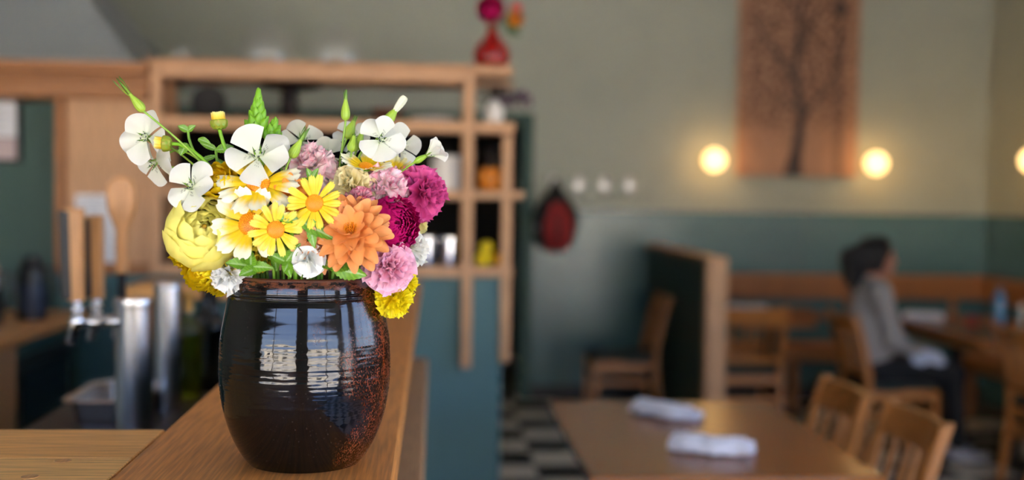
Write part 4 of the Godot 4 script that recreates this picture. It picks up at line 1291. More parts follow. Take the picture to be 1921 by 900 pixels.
func shell_petal(R: float, half: float, from: float, to: float, o: Dictionary) -> ArrayMesh:
	# part of a globe round +z: angles measured from +z, middle of the petal at +y
	var ruf: float = o.get("ruffle", 0.04)
	var fq: float = o.get("waves", 3.0)
	var ph: float = o.get("phase", 0.0)
	var flare: float = o.get("flare", 0.05)
	var lean: float = o.get("lean", 0.06)
	var crease: float = o.get("crease", 0.0)
	var c0: Color = lin(o.get("base", Color.WHITE))
	var c1: Color = lin(o.get("end", Color.WHITE))
	var cm: float = o.get("mix", 1.0)
	var c2: Color = lin(o.get("streak", Color.WHITE))
	var sa: float = o.get("streaks", 0.0)
	var fn := FastNoiseLite.new()
	fn.seed = int(ph * 100.0) + 11
	fn.frequency = 1.0
	return grid(o.get("nu", 12), o.get("nv", 9), func(uu: float, v: float) -> Vector3:
		var u := uu * 2.0 - 1.0
		var edge := 1.0 - 0.22 * pow(absf(u), 2.6) + ruf * 1.2 * sin(fq * u * PI + ph) + ruf * 1.5 * fn.get_noise_1d(u * 2.0)
		var th := lerpf(from, lerpf(from, to, edge), v)
		var az := u * half * (0.55 + 0.45 * sin(v * PI * 0.6))
		var r := R * (1.0 + lean * u + flare * pow(v, 4.0))
		r *= 1.0 + ruf * v * v * sin(fq * 1.6 * u * PI + ph * 2.0) + crease * fn.get_noise_2d(u * 5.0, v * 1.5)
		return Vector3(r * sin(th) * sin(az), r * sin(th) * cos(az), r * cos(th)), false, func(uu: float, v: float) -> Color:
		var u := uu * 2.0 - 1.0
		var c := c0.lerp(c1, pow(v, cm))
		if sa > 0.0:
			c = c.lerp(c2, clampf(sa * (fn.get_noise_2d(u * 6.0, v * 1.4) * 1.5 + v * v * v * 0.5), 0.0, 1.0))
		return c)


func leaf_mesh(L: float, W: float, c0: Color, c1: Color, fold: float, curl: float, saw: float) -> ArrayMesh:
	var a := lin(c0)
	var b := lin(c1)
	return grid(8, 16, func(uu: float, v: float) -> Vector3:
		var u := uu * 2.0 - 1.0
		var hw := W * 0.5 * pow(sin(PI * clampf(pow(v, 0.8) * 0.97 + 0.03, 0.0, 1.0)), 0.8)
		hw *= 1.0 - saw * absf(u) * (0.5 + 0.5 * cos(v * 50.0))
		return Vector3(u * hw, L * v, fold * W * absf(u) * sin(PI * v) + curl * L * v * v + 0.02 * L * sin(v * 12.0) * u), false, func(uu: float, v: float) -> Color:
		var u := absf(uu * 2.0 - 1.0)
		var c := a.lerp(b, 0.5 + 0.5 * sin(v * 40.0 - u * 9.0))
		return c.lerp(b.lightened(0.25), 0.7 if u < 0.08 else 0.0))


func solid_colour(m: ArrayMesh, c: Color) -> ArrayMesh:
	var arr := m.surface_get_arrays(0)
	var cols := PackedColorArray()
	cols.resize(arr[Mesh.ARRAY_VERTEX].size())
	cols.fill(lin(c))
	arr[Mesh.ARRAY_COLOR] = cols
	var out := ArrayMesh.new()
	out.add_surface_from_arrays(Mesh.PRIMITIVE_TRIANGLES, arr)
	return out


func bezier(a: Vector3, b: Vector3, c: Vector3, d: Vector3, n: int) -> Array:
	var out := []
	for k in n + 1:
		var t := float(k) / n
		out.append(a.bezier_interpolate(b, c, d, t))
	return out


func stem_to_mouth(o: Node3D, from: Vector3, away: Vector3, r: float, c: Color, via := Vector3.ZERO) -> MeshInstance3D:
	# from the flower's base, over the rim, down to the bottom of the vase
	var local := from - VASE
	var flat := Vector3(local.x, 0, local.z)
	var spread := minf(flat.length() * 0.62, 0.072)
	var rim := VASE + flat.normalized() * spread + Vector3(0, MOUTH + 0.02, 0)
	var foot := VASE + flat.normalized() * 0.035 + Vector3(0, 0.014, 0)
	var d := from.distance_to(rim)
	var c1 := from + away.normalized() * minf(0.045, d * 0.4)
	if via != Vector3.ZERO:
		c1 = via
	var pts := bezier(from, c1, rim + Vector3(0, d * 0.35, 0), rim, 14)
	pts.append(foot)
	var inv := o.transform.affine_inverse()
	var rr := []
	for k in pts.size():
		pts[k] = inv * pts[k]
		rr.append(r)
	return part("stem", solid_colour(tube(pts, rr, 8), c), mats.stalk, o)


func bloom(called: String, label: String, category: String, at: Vector3, dir: Vector3, roll: float, group := "flowers in the dark vase") -> Node3D:
	var o := thing(called, label, category, at, 0.0, group)
	o.transform = Transform3D(facing(dir, roll), at)
	return o


func around(parent: Node3D, called: String, meshes: Array, count: int, open: float, start_at: float, lift := 0.0, base_r := 0.0, jitter := 0.0, material: Material = null) -> void:
	for k in count:
		var a := start_at + TAU * k / count + rng.randf_range(-jitter, jitter)
		var tl := open + rng.randf_range(-jitter, jitter)
		# petal grows along +y; open 0 points along +z, PI/2 lies flat
		var b := Basis(Vector3.BACK, a) * Basis(Vector3.RIGHT, PI / 2 - tl)
		part(called, meshes[k % meshes.size()], material if material else mats.petal, parent, Basis(Vector3.BACK, a) * Vector3(0, base_r, lift), b)


const LEAF_GREEN := Color(0.38, 0.58, 0.12)
const LIME := Color(0.56, 0.70, 0.20)


func cockle(label: String, at: Vector3, dir: Vector3, R: float, roll: float, open := 1.25, cream := 0.0) -> void:
	var o := bloom("corn_cockle", label, "flower", at, dir, roll)
	var col := Color(0.86, 0.855, 0.81).lerp(Color(0.93, 0.90, 0.78), cream)
	var ms := []
	for k in 5:
		ms.append(petal(R * rng.randf_range(0.96, 1.06), R * rng.randf_range(0.98, 1.16), {"p": 0.86, "tip": 0.30, "tip_power": 2.3, "blunt": 0.08, "twist": rng.randf_range(-0.12, 0.12), "cup": rng.randf_range(-0.14, 0.14), "curl": rng.randf_range(-0.34, 0.02), "ruffle": 0.06, "waves": 1.0, "phase": rng.randf() * 6.0, "base": Color(0.86, 0.90, 0.72), "end": col, "mix": 0.35, "nu": 10, "nv": 10}))
	around(o, "petal", ms, 5, open, 0.0, 0.0, 0.0015, 0.19)
	# fine dark flecks running out from the throat
	for k in 5:
		for j in 3:
			var a := TAU * k / 5 + (j - 1) * 0.13
			var b := Basis(Vector3.BACK, a) * Basis(Vector3.RIGHT, PI / 2 - open)
			for m in 2:
				var y := R * (0.24 + 0.13 * m + 0.03 * j)
				part("fleck", solid_colour(box(Vector3.ZERO, Vector3(0.00035, R * 0.07, 0.0003), 0.0001), Color(0.22, 0.2, 0.18)), mats.stalk, o, b * Vector3(0, y, 0.0006 - 0.03 * R), b)
	for k in 5:
		var a := 0.6 + TAU * k / 5
		var tipp := Vector3(cos(a) * R * 0.12, sin(a) * R * 0.12, R * rng.randf_range(0.16, 0.26))
		var sn := part("stamen", solid_colour(tube([Vector3.ZERO, tipp * 0.6, tipp], [0.0004, 0.0004, 0.0003], 5), Color(0.85, 0.88, 0.75)), mats.stalk, o)
		part("anther", solid_colour(box(Vector3.ZERO, Vector3(0.0012, 0.0028, 0.001), 0.0003), Color(0.2, 0.22, 0.22)), mats.stalk, sn, tipp, Basis(Vector3.BACK, a))
	calyx(o, Vector3(0, 0, -R * 0.04), R * 0.75, R * 0.16, 0.5)
	stem_to_mouth(o, at - dir.normalized() * R * 0.75, -dir, 0.0013, LIME)


func calyx(o: Node3D, top: Vector3, L: float, r: float, spike: float) -> void:
	# ribbed green cup hanging at -z below the petals, with narrow sepals
	var prof := smooth([Vector2(0.0013, 0.0), Vector2(r * 0.55, L * 0.12), Vector2(r, L * 0.35), Vector2(r * 0.85, L * 0.7), Vector2(r * 0.55, L * 0.95), Vector2(r * 0.4, L)], 3)
	part("calyx", solid_colour(lathe(prof, 30, 10, 0.08), LIME), mats.stalk, o, top - Vector3(0, 0, L), Basis(Vector3.RIGHT, PI / 2))
	var sp := petal(L * spike * 1.4, r * 0.5, {"point": true, "p": 0.6, "cup": 0.2, "curl": 0.1, "base": LIME, "end": Color(0.36, 0.52, 0.14), "nu": 2, "nv": 5})
	around(o, "sepal", [sp], 5, 0.45, 0.35, top.z - L * 0.1, r * 0.45, 0.1, mats.foliage)


func pod(label: String, at: Vector3, dir: Vector3, L: float, r: float, white_tip: float, spikes: float, via := Vector3.ZERO) -> void:
	# closed bud: at is its base, dir the way it points
	var o := bloom("corn_cockle_bud", label, "flower bud", at, dir, 0.0)
	var prof := smooth([Vector2(0.0014, 0.0), Vector2(r * 0.8, L * 0.10), Vector2(r, L * 0.30), Vector2(r * 0.82, L * 0.55), Vector2(r * 0.5, L * 0.8), Vector2(r * 0.32, L)], 4)
	part("calyx", solid_colour(lathe(prof, 30, 10, 0.09), Color(0.60, 0.72, 0.22)), mats.stalk, o, Vector3.ZERO, Basis(Vector3.RIGHT, PI / 2))
	if white_tip > 0.0:
		var w := smooth([Vector2(r * 0.3, L * 0.6), Vector2(r * 0.62, L * 0.95), Vector2(r * 0.8, L * (1.0 + white_tip * 0.55)), Vector2(r * 0.6, L * (1.0 + white_tip * 0.95)), Vector2(0.0, L * (1.0 + white_tip))], 4)
		part("furled_petals", solid_colour(lathe(w, 24, 5, 0.14), Color(0.93, 0.93, 0.80)), mats.petal, o, Vector3.ZERO, Basis(Vector3.RIGHT, PI / 2))
	var sp := petal(L * spikes, r * 0.42, {"point": true, "p": 0.6, "cup": 0.2, "curl": 0.18, "base": Color(0.50, 0.64, 0.2), "end": Color(0.30, 0.46, 0.12), "nu": 2, "nv": 6})
	around(o, "sepal", [sp], 5, 0.22, 0.2, L * 0.82, r * 0.3, 0.16, mats.foliage)
	stem_to_mouth(o, at, -dir, 0.0014, Color(0.52, 0.66, 0.22), via)


func daisy(label: String, at: Vector3, dir: Vector3, R: float, roll: float, rays: int, open: float, white: float, disc: float) -> void:
	var o := bloom("yellow_daisy", label, "flower", at, dir, roll)
	var ms := []
	var yellow := Color(0.98, 0.82, 0.01)
	var tipc := Color(0.98, 0.86, 0.12).lerp(Color(0.97, 0.96, 0.84), white)
	for k in 4:
		ms.append(petal(R * rng.randf_range(0.92, 1.04), R * 0.42 * (13.0 / rays), {"p": 0.42, "tip": 0.14, "tip_power": 2.0, "blunt": 0.12, "teeth": 0.09, "teeth_count": 3.0, "cup": -0.10, "curl": rng.randf_range(-0.16, 0.10), "ruffle": 0.03, "waves": 2.0, "phase": rng.randf() * 6.0, "base": yellow, "end": tipc, "mix": 3.2, "veins": 0.10, "nu": 10, "nv": 9}))
	around(o, "ray_petal", ms, rays, open, 0.0, 0.0, R * disc * 0.7, 0.10)
	# domed centre of small florets
	var dr := R * disc
	part("disc", solid_colour(grid(24, 8, func(u: float, v: float) -> Vector3:
		var a := u * TAU
		var b := v * PI * 0.5
		return Vector3(cos(a) * cos(b) * dr, sin(a) * cos(b) * dr, sin(b) * dr * 0.42), true), Color(0.88, 0.52, 0.03)), mats.stalk, o)
	var flo := start()
	var n := 130
	for k in n:
		var rr := sqrt((k + 0.5) / n)
		var a := k * 2.39996
		var c := Vector3(cos(a) * rr * dr * 0.97, sin(a) * rr * dr * 0.97, dr * 0.42 * sqrt(maxf(0.0, 1.0 - rr * rr)) + 0.0003)
		var s := dr * 0.085
		add_box(flo, c, Vector3(s, s, s * 1.7), s * 0.4, facing(c + Vector3(0, 0, dr * 0.4), a))
	part("florets", solid_colour(flo.commit(), Color(0.97, 0.68, 0.06)), mats.stalk, o).set_meta("kind", "stuff")
	part("cup", solid_colour(lathe(smooth([Vector2(0.002, -R * 0.2), Vector2(dr * 0.8, -R * 0.12), Vector2(dr * 0.95, -0.001)], 3), 24, 12, 0.06), LEAF_GREEN), mats.stalk, o, Vector3.ZERO, Basis(Vector3.RIGHT, PI / 2))
	stem_to_mouth(o, at - dir.normalized() * R * 0.18, -dir, 0.0021, Color(0.42, 0.60, 0.10))


func daisy_bud(label: String, at: Vector3, dir: Vector3, R: float, via := Vector3.ZERO) -> void:
	var o := bloom("daisy_bud", label, "flower bud", at, dir, 0.0)
	part("cup", solid_colour(lathe(smooth([Vector2(0.002, 0), Vector2(R * 0.75, R * 0.18), Vector2(R, R * 0.7), Vector2(R * 0.9, R * 1.2), Vector2(0, R * 1.25)], 4), 28, 9, 0.06), Color(0.55, 0.58, 0.16)), mats.stalk, o, Vector3.ZERO, Basis(Vector3.RIGHT, PI / 2))
	var sc := petal(R * 0.8, R * 0.6, {"point": true, "p": 0.7, "cup": 0.25, "curl": 0.08, "base": Color(0.48, 0.60, 0.14), "end": Color(0.70, 0.50, 0.28), "mix": 2.0, "nu": 4, "nv": 5})
	around(o, "bract", [sc], 8, 0.12, 0.1, R * 0.35, R * 0.98, 0.08, mats.foliage)
	around(o, "bract", [sc], 8, 0.35, 0.5, R * 0.05, R * 0.7, 0.08, mats.foliage)
	var ms := []
	for k in 3:
		ms.append(petal(R * rng.randf_range(1.15, 1.35), R * 0.62, {"p": 0.3, "tip": 0.15, "teeth": 0.1, "teeth_count": 3.0, "cup": 0.2, "curl": 0.05, "base": Color(0.97, 0.78, 0.05), "end": Color(0.96, 0.92, 0.55), "mix": 2.5, "nu": 6, "nv": 6}))
	around(o, "ray_petal", ms, 11, 0.05, 0.0, R * 0.95, R * 0.78, 0.10)
	around(o, "ray_petal", ms, 7, 0.02, 0.3, R * 0.95, R * 0.4, 0.10)
	stem_to_mouth(o, at, -dir, 0.0024, Color(0.46, 0.68, 0.10), via)


func ranunculus(called: String, label: String, at: Vector3, dir: Vector3, R: float, roll: float, o: Dictionary) -> void:
	var b := bloom(called, label, "flower", at, dir, roll)
	var layers: int = o.get("layers", 8)
	var per: int = o.get("per", 5)
	var inner: float = o.get("inner", 0.2)
	var hood: float = o.get("hood", 0.0)
	for k in layers:
		var t := float(k) / (layers - 1)
		var r := R * lerpf(inner, 1.0, pow(t, 0.8))
		# the rim of each layer lies a little outside the rim of the layer within
		var th := asin(clampf(lerpf(o.get("closed", 0.12), o.get("open", 0.85), t) * R / r, 0.0, 0.98))
		var variants := []
		for m in mini(per, 3):
			variants.append(shell_petal(r, lerpf(1.3, 1.0, t), 2.75, maxf(0.12, th + rng.randf_range(-0.16, 0.10) - hood * t * (0.4 if m == 1 else 0.0)), {"ruffle": o.get("ruffle", 0.05), "waves": o.get("waves", 2.5), "phase": rng.randf() * 6.0, "flare": o.get("flare", 0.04), "lean": 0.05, "crease": o.get("crease", 0.02), "base": o.base, "end": o.end, "mix": o.get("mix", 1.5), "streak": o.get("streak", Color.WHITE), "streaks": o.get("streaks", 0.0), "nu": 16, "nv": 12}))
		for m in per:
			part("petal", variants[m % variants.size()], mats.petal, b, Vector3(0, 0, R * o.get("lift", 0.34) * (1.0 - t)), Basis(Vector3.BACK, k * 1.1 + TAU * m / per + rng.randf_range(-0.15, 0.15)) * Basis(Vector3.RIGHT, rng.randf_range(-0.05, 0.05)))
	if o.has("eye"):
		part("eye", solid_colour(grid(14, 8, func(u: float, v: float) -> Vector3:
			var a := u * TAU
			var q := v * PI
			return Vector3(sin(q) * sin(a), -cos(q), sin(q) * cos(a)) * R * 0.1 + Vector3(0, 0, R * 0.42), true), o.eye), mats.stalk, b)
	var sep := petal(R * 0.7, R * 0.45, {"point": true, "p": 0.7, "cup": 0.15, "curl": 0.3, "base": LEAF_GREEN, "end": LIME, "nu": 4, "nv": 6})
	around(b, "sepal", [sep], 5, 1.9, 0.0, -R * 0.9, 0.0, 0.1, mats.foliage)
	stem_to_mouth(b, at - dir.normalized() * R * 0.92, -dir, 0.0022, LEAF_GREEN)


func carnation(called: String, label: String, at: Vector3, dir: Vector3, R: float, roll: float, o: Dictionary) -> void:
	var b := bloom(called, label, "flower", at, dir, roll)
	var rings: int = o.get("rings", 6)
	for k in rings:
		var t := float(k) / (rings - 1)
		var ms := []
		for m in 4:
			ms.append(petal(R * lerpf(o.get("core", 0.8), 1.05, t) * rng.randf_range(0.92, 1.06), R * lerpf(0.95, 1.5, t), {"p": 0.8, "tip": 0.16, "tip_power": 2.0, "twist": rng.randf_range(-0.25, 0.25), "cup": rng.randf_range(-0.1, 0.35), "curl": lerpf(0.25, -0.25, t) + rng.randf_range(-0.1, 0.1), "ruffle": o.get("ruffle", 0.10) * 1.5, "waves": o.get("waves", 2.2), "phase": rng.randf() * 6.0, "teeth": o.get("teeth", 0.04) * 0.8, "teeth_count": 6.0, "base": o.base, "end": o.end, "mix": o.get("mix", 1.0), "streak": o.get("streak", Color.WHITE), "streaks": o.get("streaks", 0.0), "nu": 18, "nv": 8}))
		around(b, "petal", ms, int(lerpf(3, o.get("outer", 7), t)), lerpf(0.12, o.get("open", 1.75), pow(t, 0.9)), k * 0.7, lerpf(0.0, -R * 0.12, t), R * 0.04, 0.3)
	part("calyx", solid_colour(lathe(smooth([Vector2(0.002, -R * 0.75), Vector2(R * 0.16, -R * 0.6), Vector2(R * 0.2, -R * 0.2), Vector2(R * 0.24, 0.0)], 3), 20), LEAF_GREEN), mats.stalk, b, Vector3.ZERO, Basis(Vector3.RIGHT, PI / 2))
	stem_to_mouth(b, at - dir.normalized() * R * 0.7, -dir, 0.002, LEAF_GREEN)


func dahlia(label: String, at: Vector3, dir: Vector3, R: float, roll: float, rings: Array, base: Color, end: Color, centre: bool) -> void:
	var o := bloom("orange_dahlia", label, "flower", at, dir, roll)
	for r in rings:
		# count, open angle, length, width, lift, start
		var ms := []
		for k in 4:
			ms.append(petal(R * r[2] * rng.randf_range(0.94, 1.05), R * r[3] * rng.randf_range(0.92, 1.08), {"p": 0.44, "tip": 0.30, "tip_power": 2.0, "blunt": 0.30, "cup": 0.14, "curl": rng.randf_range(-0.12, 0.12), "ruffle": 0.03, "waves": 1.0, "phase": rng.randf() * 6.0, "base": base, "end": end, "mix": 0.55, "veins": 0.06, "nu": 12, "nv": 10}))
		around(o, "petal", ms, r[0], r[1], r[5], r[4] * R, R * 0.07, 0.10)
	if centre:
		var cs := start()
		for k in 46:
			var rr := sqrt((k + 0.5) / 46.0)
			var a := k * 2.39996
			var c := Vector3(cos(a) * rr * R * 0.19, sin(a) * rr * R * 0.19, R * (0.16 - 0.05 * rr * rr))
			add_box(cs, c, Vector3(R * 0.022, R * 0.022, R * rng.randf_range(0.14, 0.24)), R * 0.008, facing(c + Vector3(rng.randf_range(-0.3, 0.3) * R, rng.randf_range(-0.3, 0.3) * R, R * 0.5), a))
		part("stamens", solid_colour(cs.commit(), Color(0.93, 0.60, 0.05)), mats.stalk, o).set_meta("kind", "stuff")
		part("disc", solid_colour(grid(20, 6, func(u: float, v: float) -> Vector3:
			var a := u * TAU
			var q := v * PI * 0.5
			return Vector3(cos(a) * cos(q) * R * 0.2, sin(a) * cos(q) * R * 0.2, sin(q) * R * 0.12), true), Color(0.72, 0.36, 0.03)), mats.stalk, o)
	part("cup", solid_colour(lathe(smooth([Vector2(0.002, -R * 0.25), Vector2(R * 0.12, -R * 0.16), Vector2(R * 0.2, 0.0)], 3), 20), LEAF_GREEN), mats.stalk, o, Vector3.ZERO, Basis(Vector3.RIGHT, PI / 2))
	stem_to_mouth(o, at - dir.normalized() * R * 0.22, -dir, 0.0024, LEAF_GREEN)


func sprig(label: String, at: Vector3, leaves: Array, stem_c := Color(0.42, 0.60, 0.14)) -> void:
	# leaves: direction, length, width, roll, offset along the way to the vase
	var o := bloom("leafy_sprig", label, "foliage", at, Vector3.UP, 0.0, "green sprigs in the dark vase")
	var inv := o.transform.basis.inverse()
	for l in leaves:
		var y: Vector3 = inv * (l[0] as Vector3).normalized()
		var face: Vector3 = inv * Vector3(0.1, 0.35, 0.93)
		var x := y.cross(face).normalized()
		var b := Basis(x, y, x.cross(y)) * Basis(Vector3.UP, l[3])
		part("leaf", leaf_mesh(l[1], l[2], Color(0.34, 0.52, 0.10), Color(0.46, 0.64, 0.18), 0.16, -0.15, 0.16), mats.foliage, o, inv * (l[4] as Vector3), b)
	stem_to_mouth(o, at, Vector3.DOWN, 0.0018, stem_c)


func spike(label: String, at: Vector3, dir: Vector3, L: float, r: float, n: int) -> void:
	var o := bloom("green_flower_spike", label, "flower bud", at, dir, 0.0)
	part("stalk", solid_colour(tube([Vector3.ZERO, Vector3(0, 0, L * 0.5), Vector3(0, 0, L * 0.96)], [0.002, 0.0016, 0.0008], 8), LIME), mats.stalk, o)
	var bud := solid_colour(lathe(smooth([Vector2(0.0, 0), Vector2(0.2, 0.12), Vector2(0.27, 0.4), Vector2(0.18, 0.75), Vector2(0, 1.0)], 4), 12), Color(0.45, 0.66, 0.12))
	var husk := petal(1.0, 0.5, {"point": true, "p": 0.7, "cup": 0.5, "curl": 0.1, "base": Color(0.40, 0.60, 0.10), "end": Color(0.58, 0.72, 0.2), "nu": 4, "nv": 6})
	for k in n:
		var t := float(k) / n
		var a := k * 2.39996
		var s := lerpf(r * 1.25, r * 0.55, t)
		var lean := lerpf(0.75, 0.15, t)
		var b := Basis(Vector3.BACK, a) * Basis(Vector3.RIGHT, PI / 2 - lean)
		var h := part("bract", husk, mats.foliage, o, Vector3(0, 0, L * t * 0.93), b.scaled(Vector3.ONE * s * 0.95))
		part("bud", bud, mats.stalk, h, Vector3(0, 0.02, 0.08), Basis.IDENTITY.scaled(Vector3.ONE * 1.05))
	stem_to_mouth(o, at, -dir, 0.002, LIME)


func vase_texture(rough: bool) -> ImageTexture:
	var w := 1024
	var h := 512
	var im := Image.create(w, h, false, Image.FORMAT_RGB8)
	var a := FastNoiseLite.new()
	a.seed = 2
	a.frequency = 0.035
	a.fractal_octaves = 4
	var b := FastNoiseLite.new()
	b.seed = 8
	b.frequency = 0.25
	b.fractal_octaves = 2
	var c := FastNoiseLite.new()
	c.seed = 5
	c.frequency = 0.009
	c.fractal_octaves = 3
	for y in h:
		for x in w:
			# around the pot as a ring, so that no seam shows
			var q := TAU * x / w
			var px := cos(q) * w / TAU
			var pz := sin(q) * w / TAU
			var v := 1.0 - float(y) / h
			var n1 := a.get_noise_3d(px, y, pz)
			var n2 := b.get_noise_3d(px, y * 0.8, pz)
			var n3 := c.get_noise_3d(px, y * 0.5, pz)
			# facing the camera is x = 0; the rusty side lies to the right of it
			var ang := wrapf(q, -PI, PI)
			var rust := smoothstep(0.35, 1.05, ang + n3 * 0.7) * smoothstep(2.6, 2.0, ang)
			rust = maxf(rust, smoothstep(-1.15, -1.5, ang + n3 * 0.3) * 0.55)
			var streak := smoothstep(0.05, 0.0, absf(ang - 1.22 - 0.03 * n1)) * 0.9
			var rim := smoothstep(0.84, 0.97, v + n1 * 0.05)
			var base := Color(0.048, 0.04, 0.037).lerp(Color(0.06, 0.054, 0.03), smoothstep(-0.1, 0.4, n3 + (0.2 - v) * 0.8))
			var speck := smoothstep(0.08, 0.30, n2 + n1 * 0.35)
			var col := base.lerp(Color(0.52, 0.20, 0.03), clampf(rust * (0.22 + 0.78 * speck) + streak * 0.55, 0.0, 1.0))
			col = col.lerp(Color(0.42, 0.22, 0.11), clampf(rim * (0.45 + 0.7 * speck + n1), 0.0, 0.9))
			var groove := smoothstep(0.006, 0.0, absf(v - 0.885)) + 0.6 * smoothstep(0.004, 0.0, absf(v - 0.905))
			col = col.lerp(Color(0.48, 0.24, 0.11), clampf(groove * (0.5 + n1), 0.0, 0.8))
			if b.get_noise_3d(px * 0.7 + 300.0, y * 0.7, pz * 0.7) > 0.68:
				col = col.lerp(Color(0.42, 0.26, 0.18), 0.6)
			if rough:
				var g := clampf(0.06 + rust * (0.16 + 0.12 * speck) + 0.16 * rim * rim + 0.05 * n1, 0.04, 0.9)
				col = Color(g, g, g)
			im.set_pixel(x, y, col)
	return ImageTexture.create_from_image(im)


func build_vase() -> void:
	var v := thing("glazed_vase", "large dark brown glazed stoneware vase full of flowers", "vase", VASE)
	var prof := []
	var body := smooth(VASE_PROFILE, 14)
	var wob := FastNoiseLite.new()
	wob.seed = 17
	wob.frequency = 1.0
	prof.append(Vector2(0.0, 0.004))
	prof.append(Vector2(body[0].x - 0.008, 0.004))
	prof.append(Vector2(body[0].x - 0.006, 0.0))
	for p in body:
		var amp := smoothstep(0.06, 0.10, p.y) * smoothstep(0.19, 0.16, p.y)
		var r: float = p.x + amp * (0.00034 * sin(p.y * 1150.0) + 0.00045 * wob.get_noise_1d(p.y * 260.0)) + 0.0001 * wob.get_noise_1d(p.y * 120.0)
		r -= 0.0011 * smoothstep(0.0022, 0.0, absf(p.y - 0.2245)) + 0.0007 * smoothstep(0.0018, 0.0, absf(p.y - 0.2300))
		prof.append(Vector2(r, p.y))
	var m := StandardMaterial3D.new()
	m.resource_name = "vase_glaze"
	m.albedo_texture = vase_texture(false)
	m.roughness = 1.0
	m.roughness_texture = vase_texture(true)
	m.metallic_specular = 0.5
	var wob2 := FastNoiseLite.new()
	wob2.seed = 23
	wob2.frequency = 1.0
	var n := prof.size() - 1
	part("body", grid(128, n, func(u: float, vv: float) -> Vector3:
		var p: Vector2 = prof[roundi(vv * n)]
		var a := u * TAU
		var amp := smoothstep(0.05, 0.10, p.y) * smoothstep(0.20, 0.15, p.y)
		var r := p.x + amp * 0.0005 * wob2.get_noise_3d(cos(a) * 2.2, p.y * 210.0, sin(a) * 2.2)
		return Vector3(r * sin(a), p.y, r * cos(a)), true), m, v)
	var top: Vector2 = VASE_PROFILE[-1]
	var lip := [Vector2(top.x, top.y), Vector2(top.x - 0.001, top.y + 0.0025), Vector2(top.x - 0.004, top.y + 0.0035), Vector2(top.x - 0.007, top.y + 0.002), Vector2(top.x - 0.008, top.y - 0.004), Vector2(top.x - 0.006, top.y - 0.03), Vector2(0.10, 0.15), Vector2(0.095, 0.08), Vector2(0.066, 0.014), Vector2(0.0, 0.012)]
	var lm := mat("vase_lip", Color(0.33, 0.17, 0.09), 0.4)
	lm.albedo_texture = grain_image
	lm.uv1_triplanar = true
	lm.uv1_scale = Vector3.ONE * 14.0
	part("lip", lathe(smooth(lip, 4), 96), lm, v)


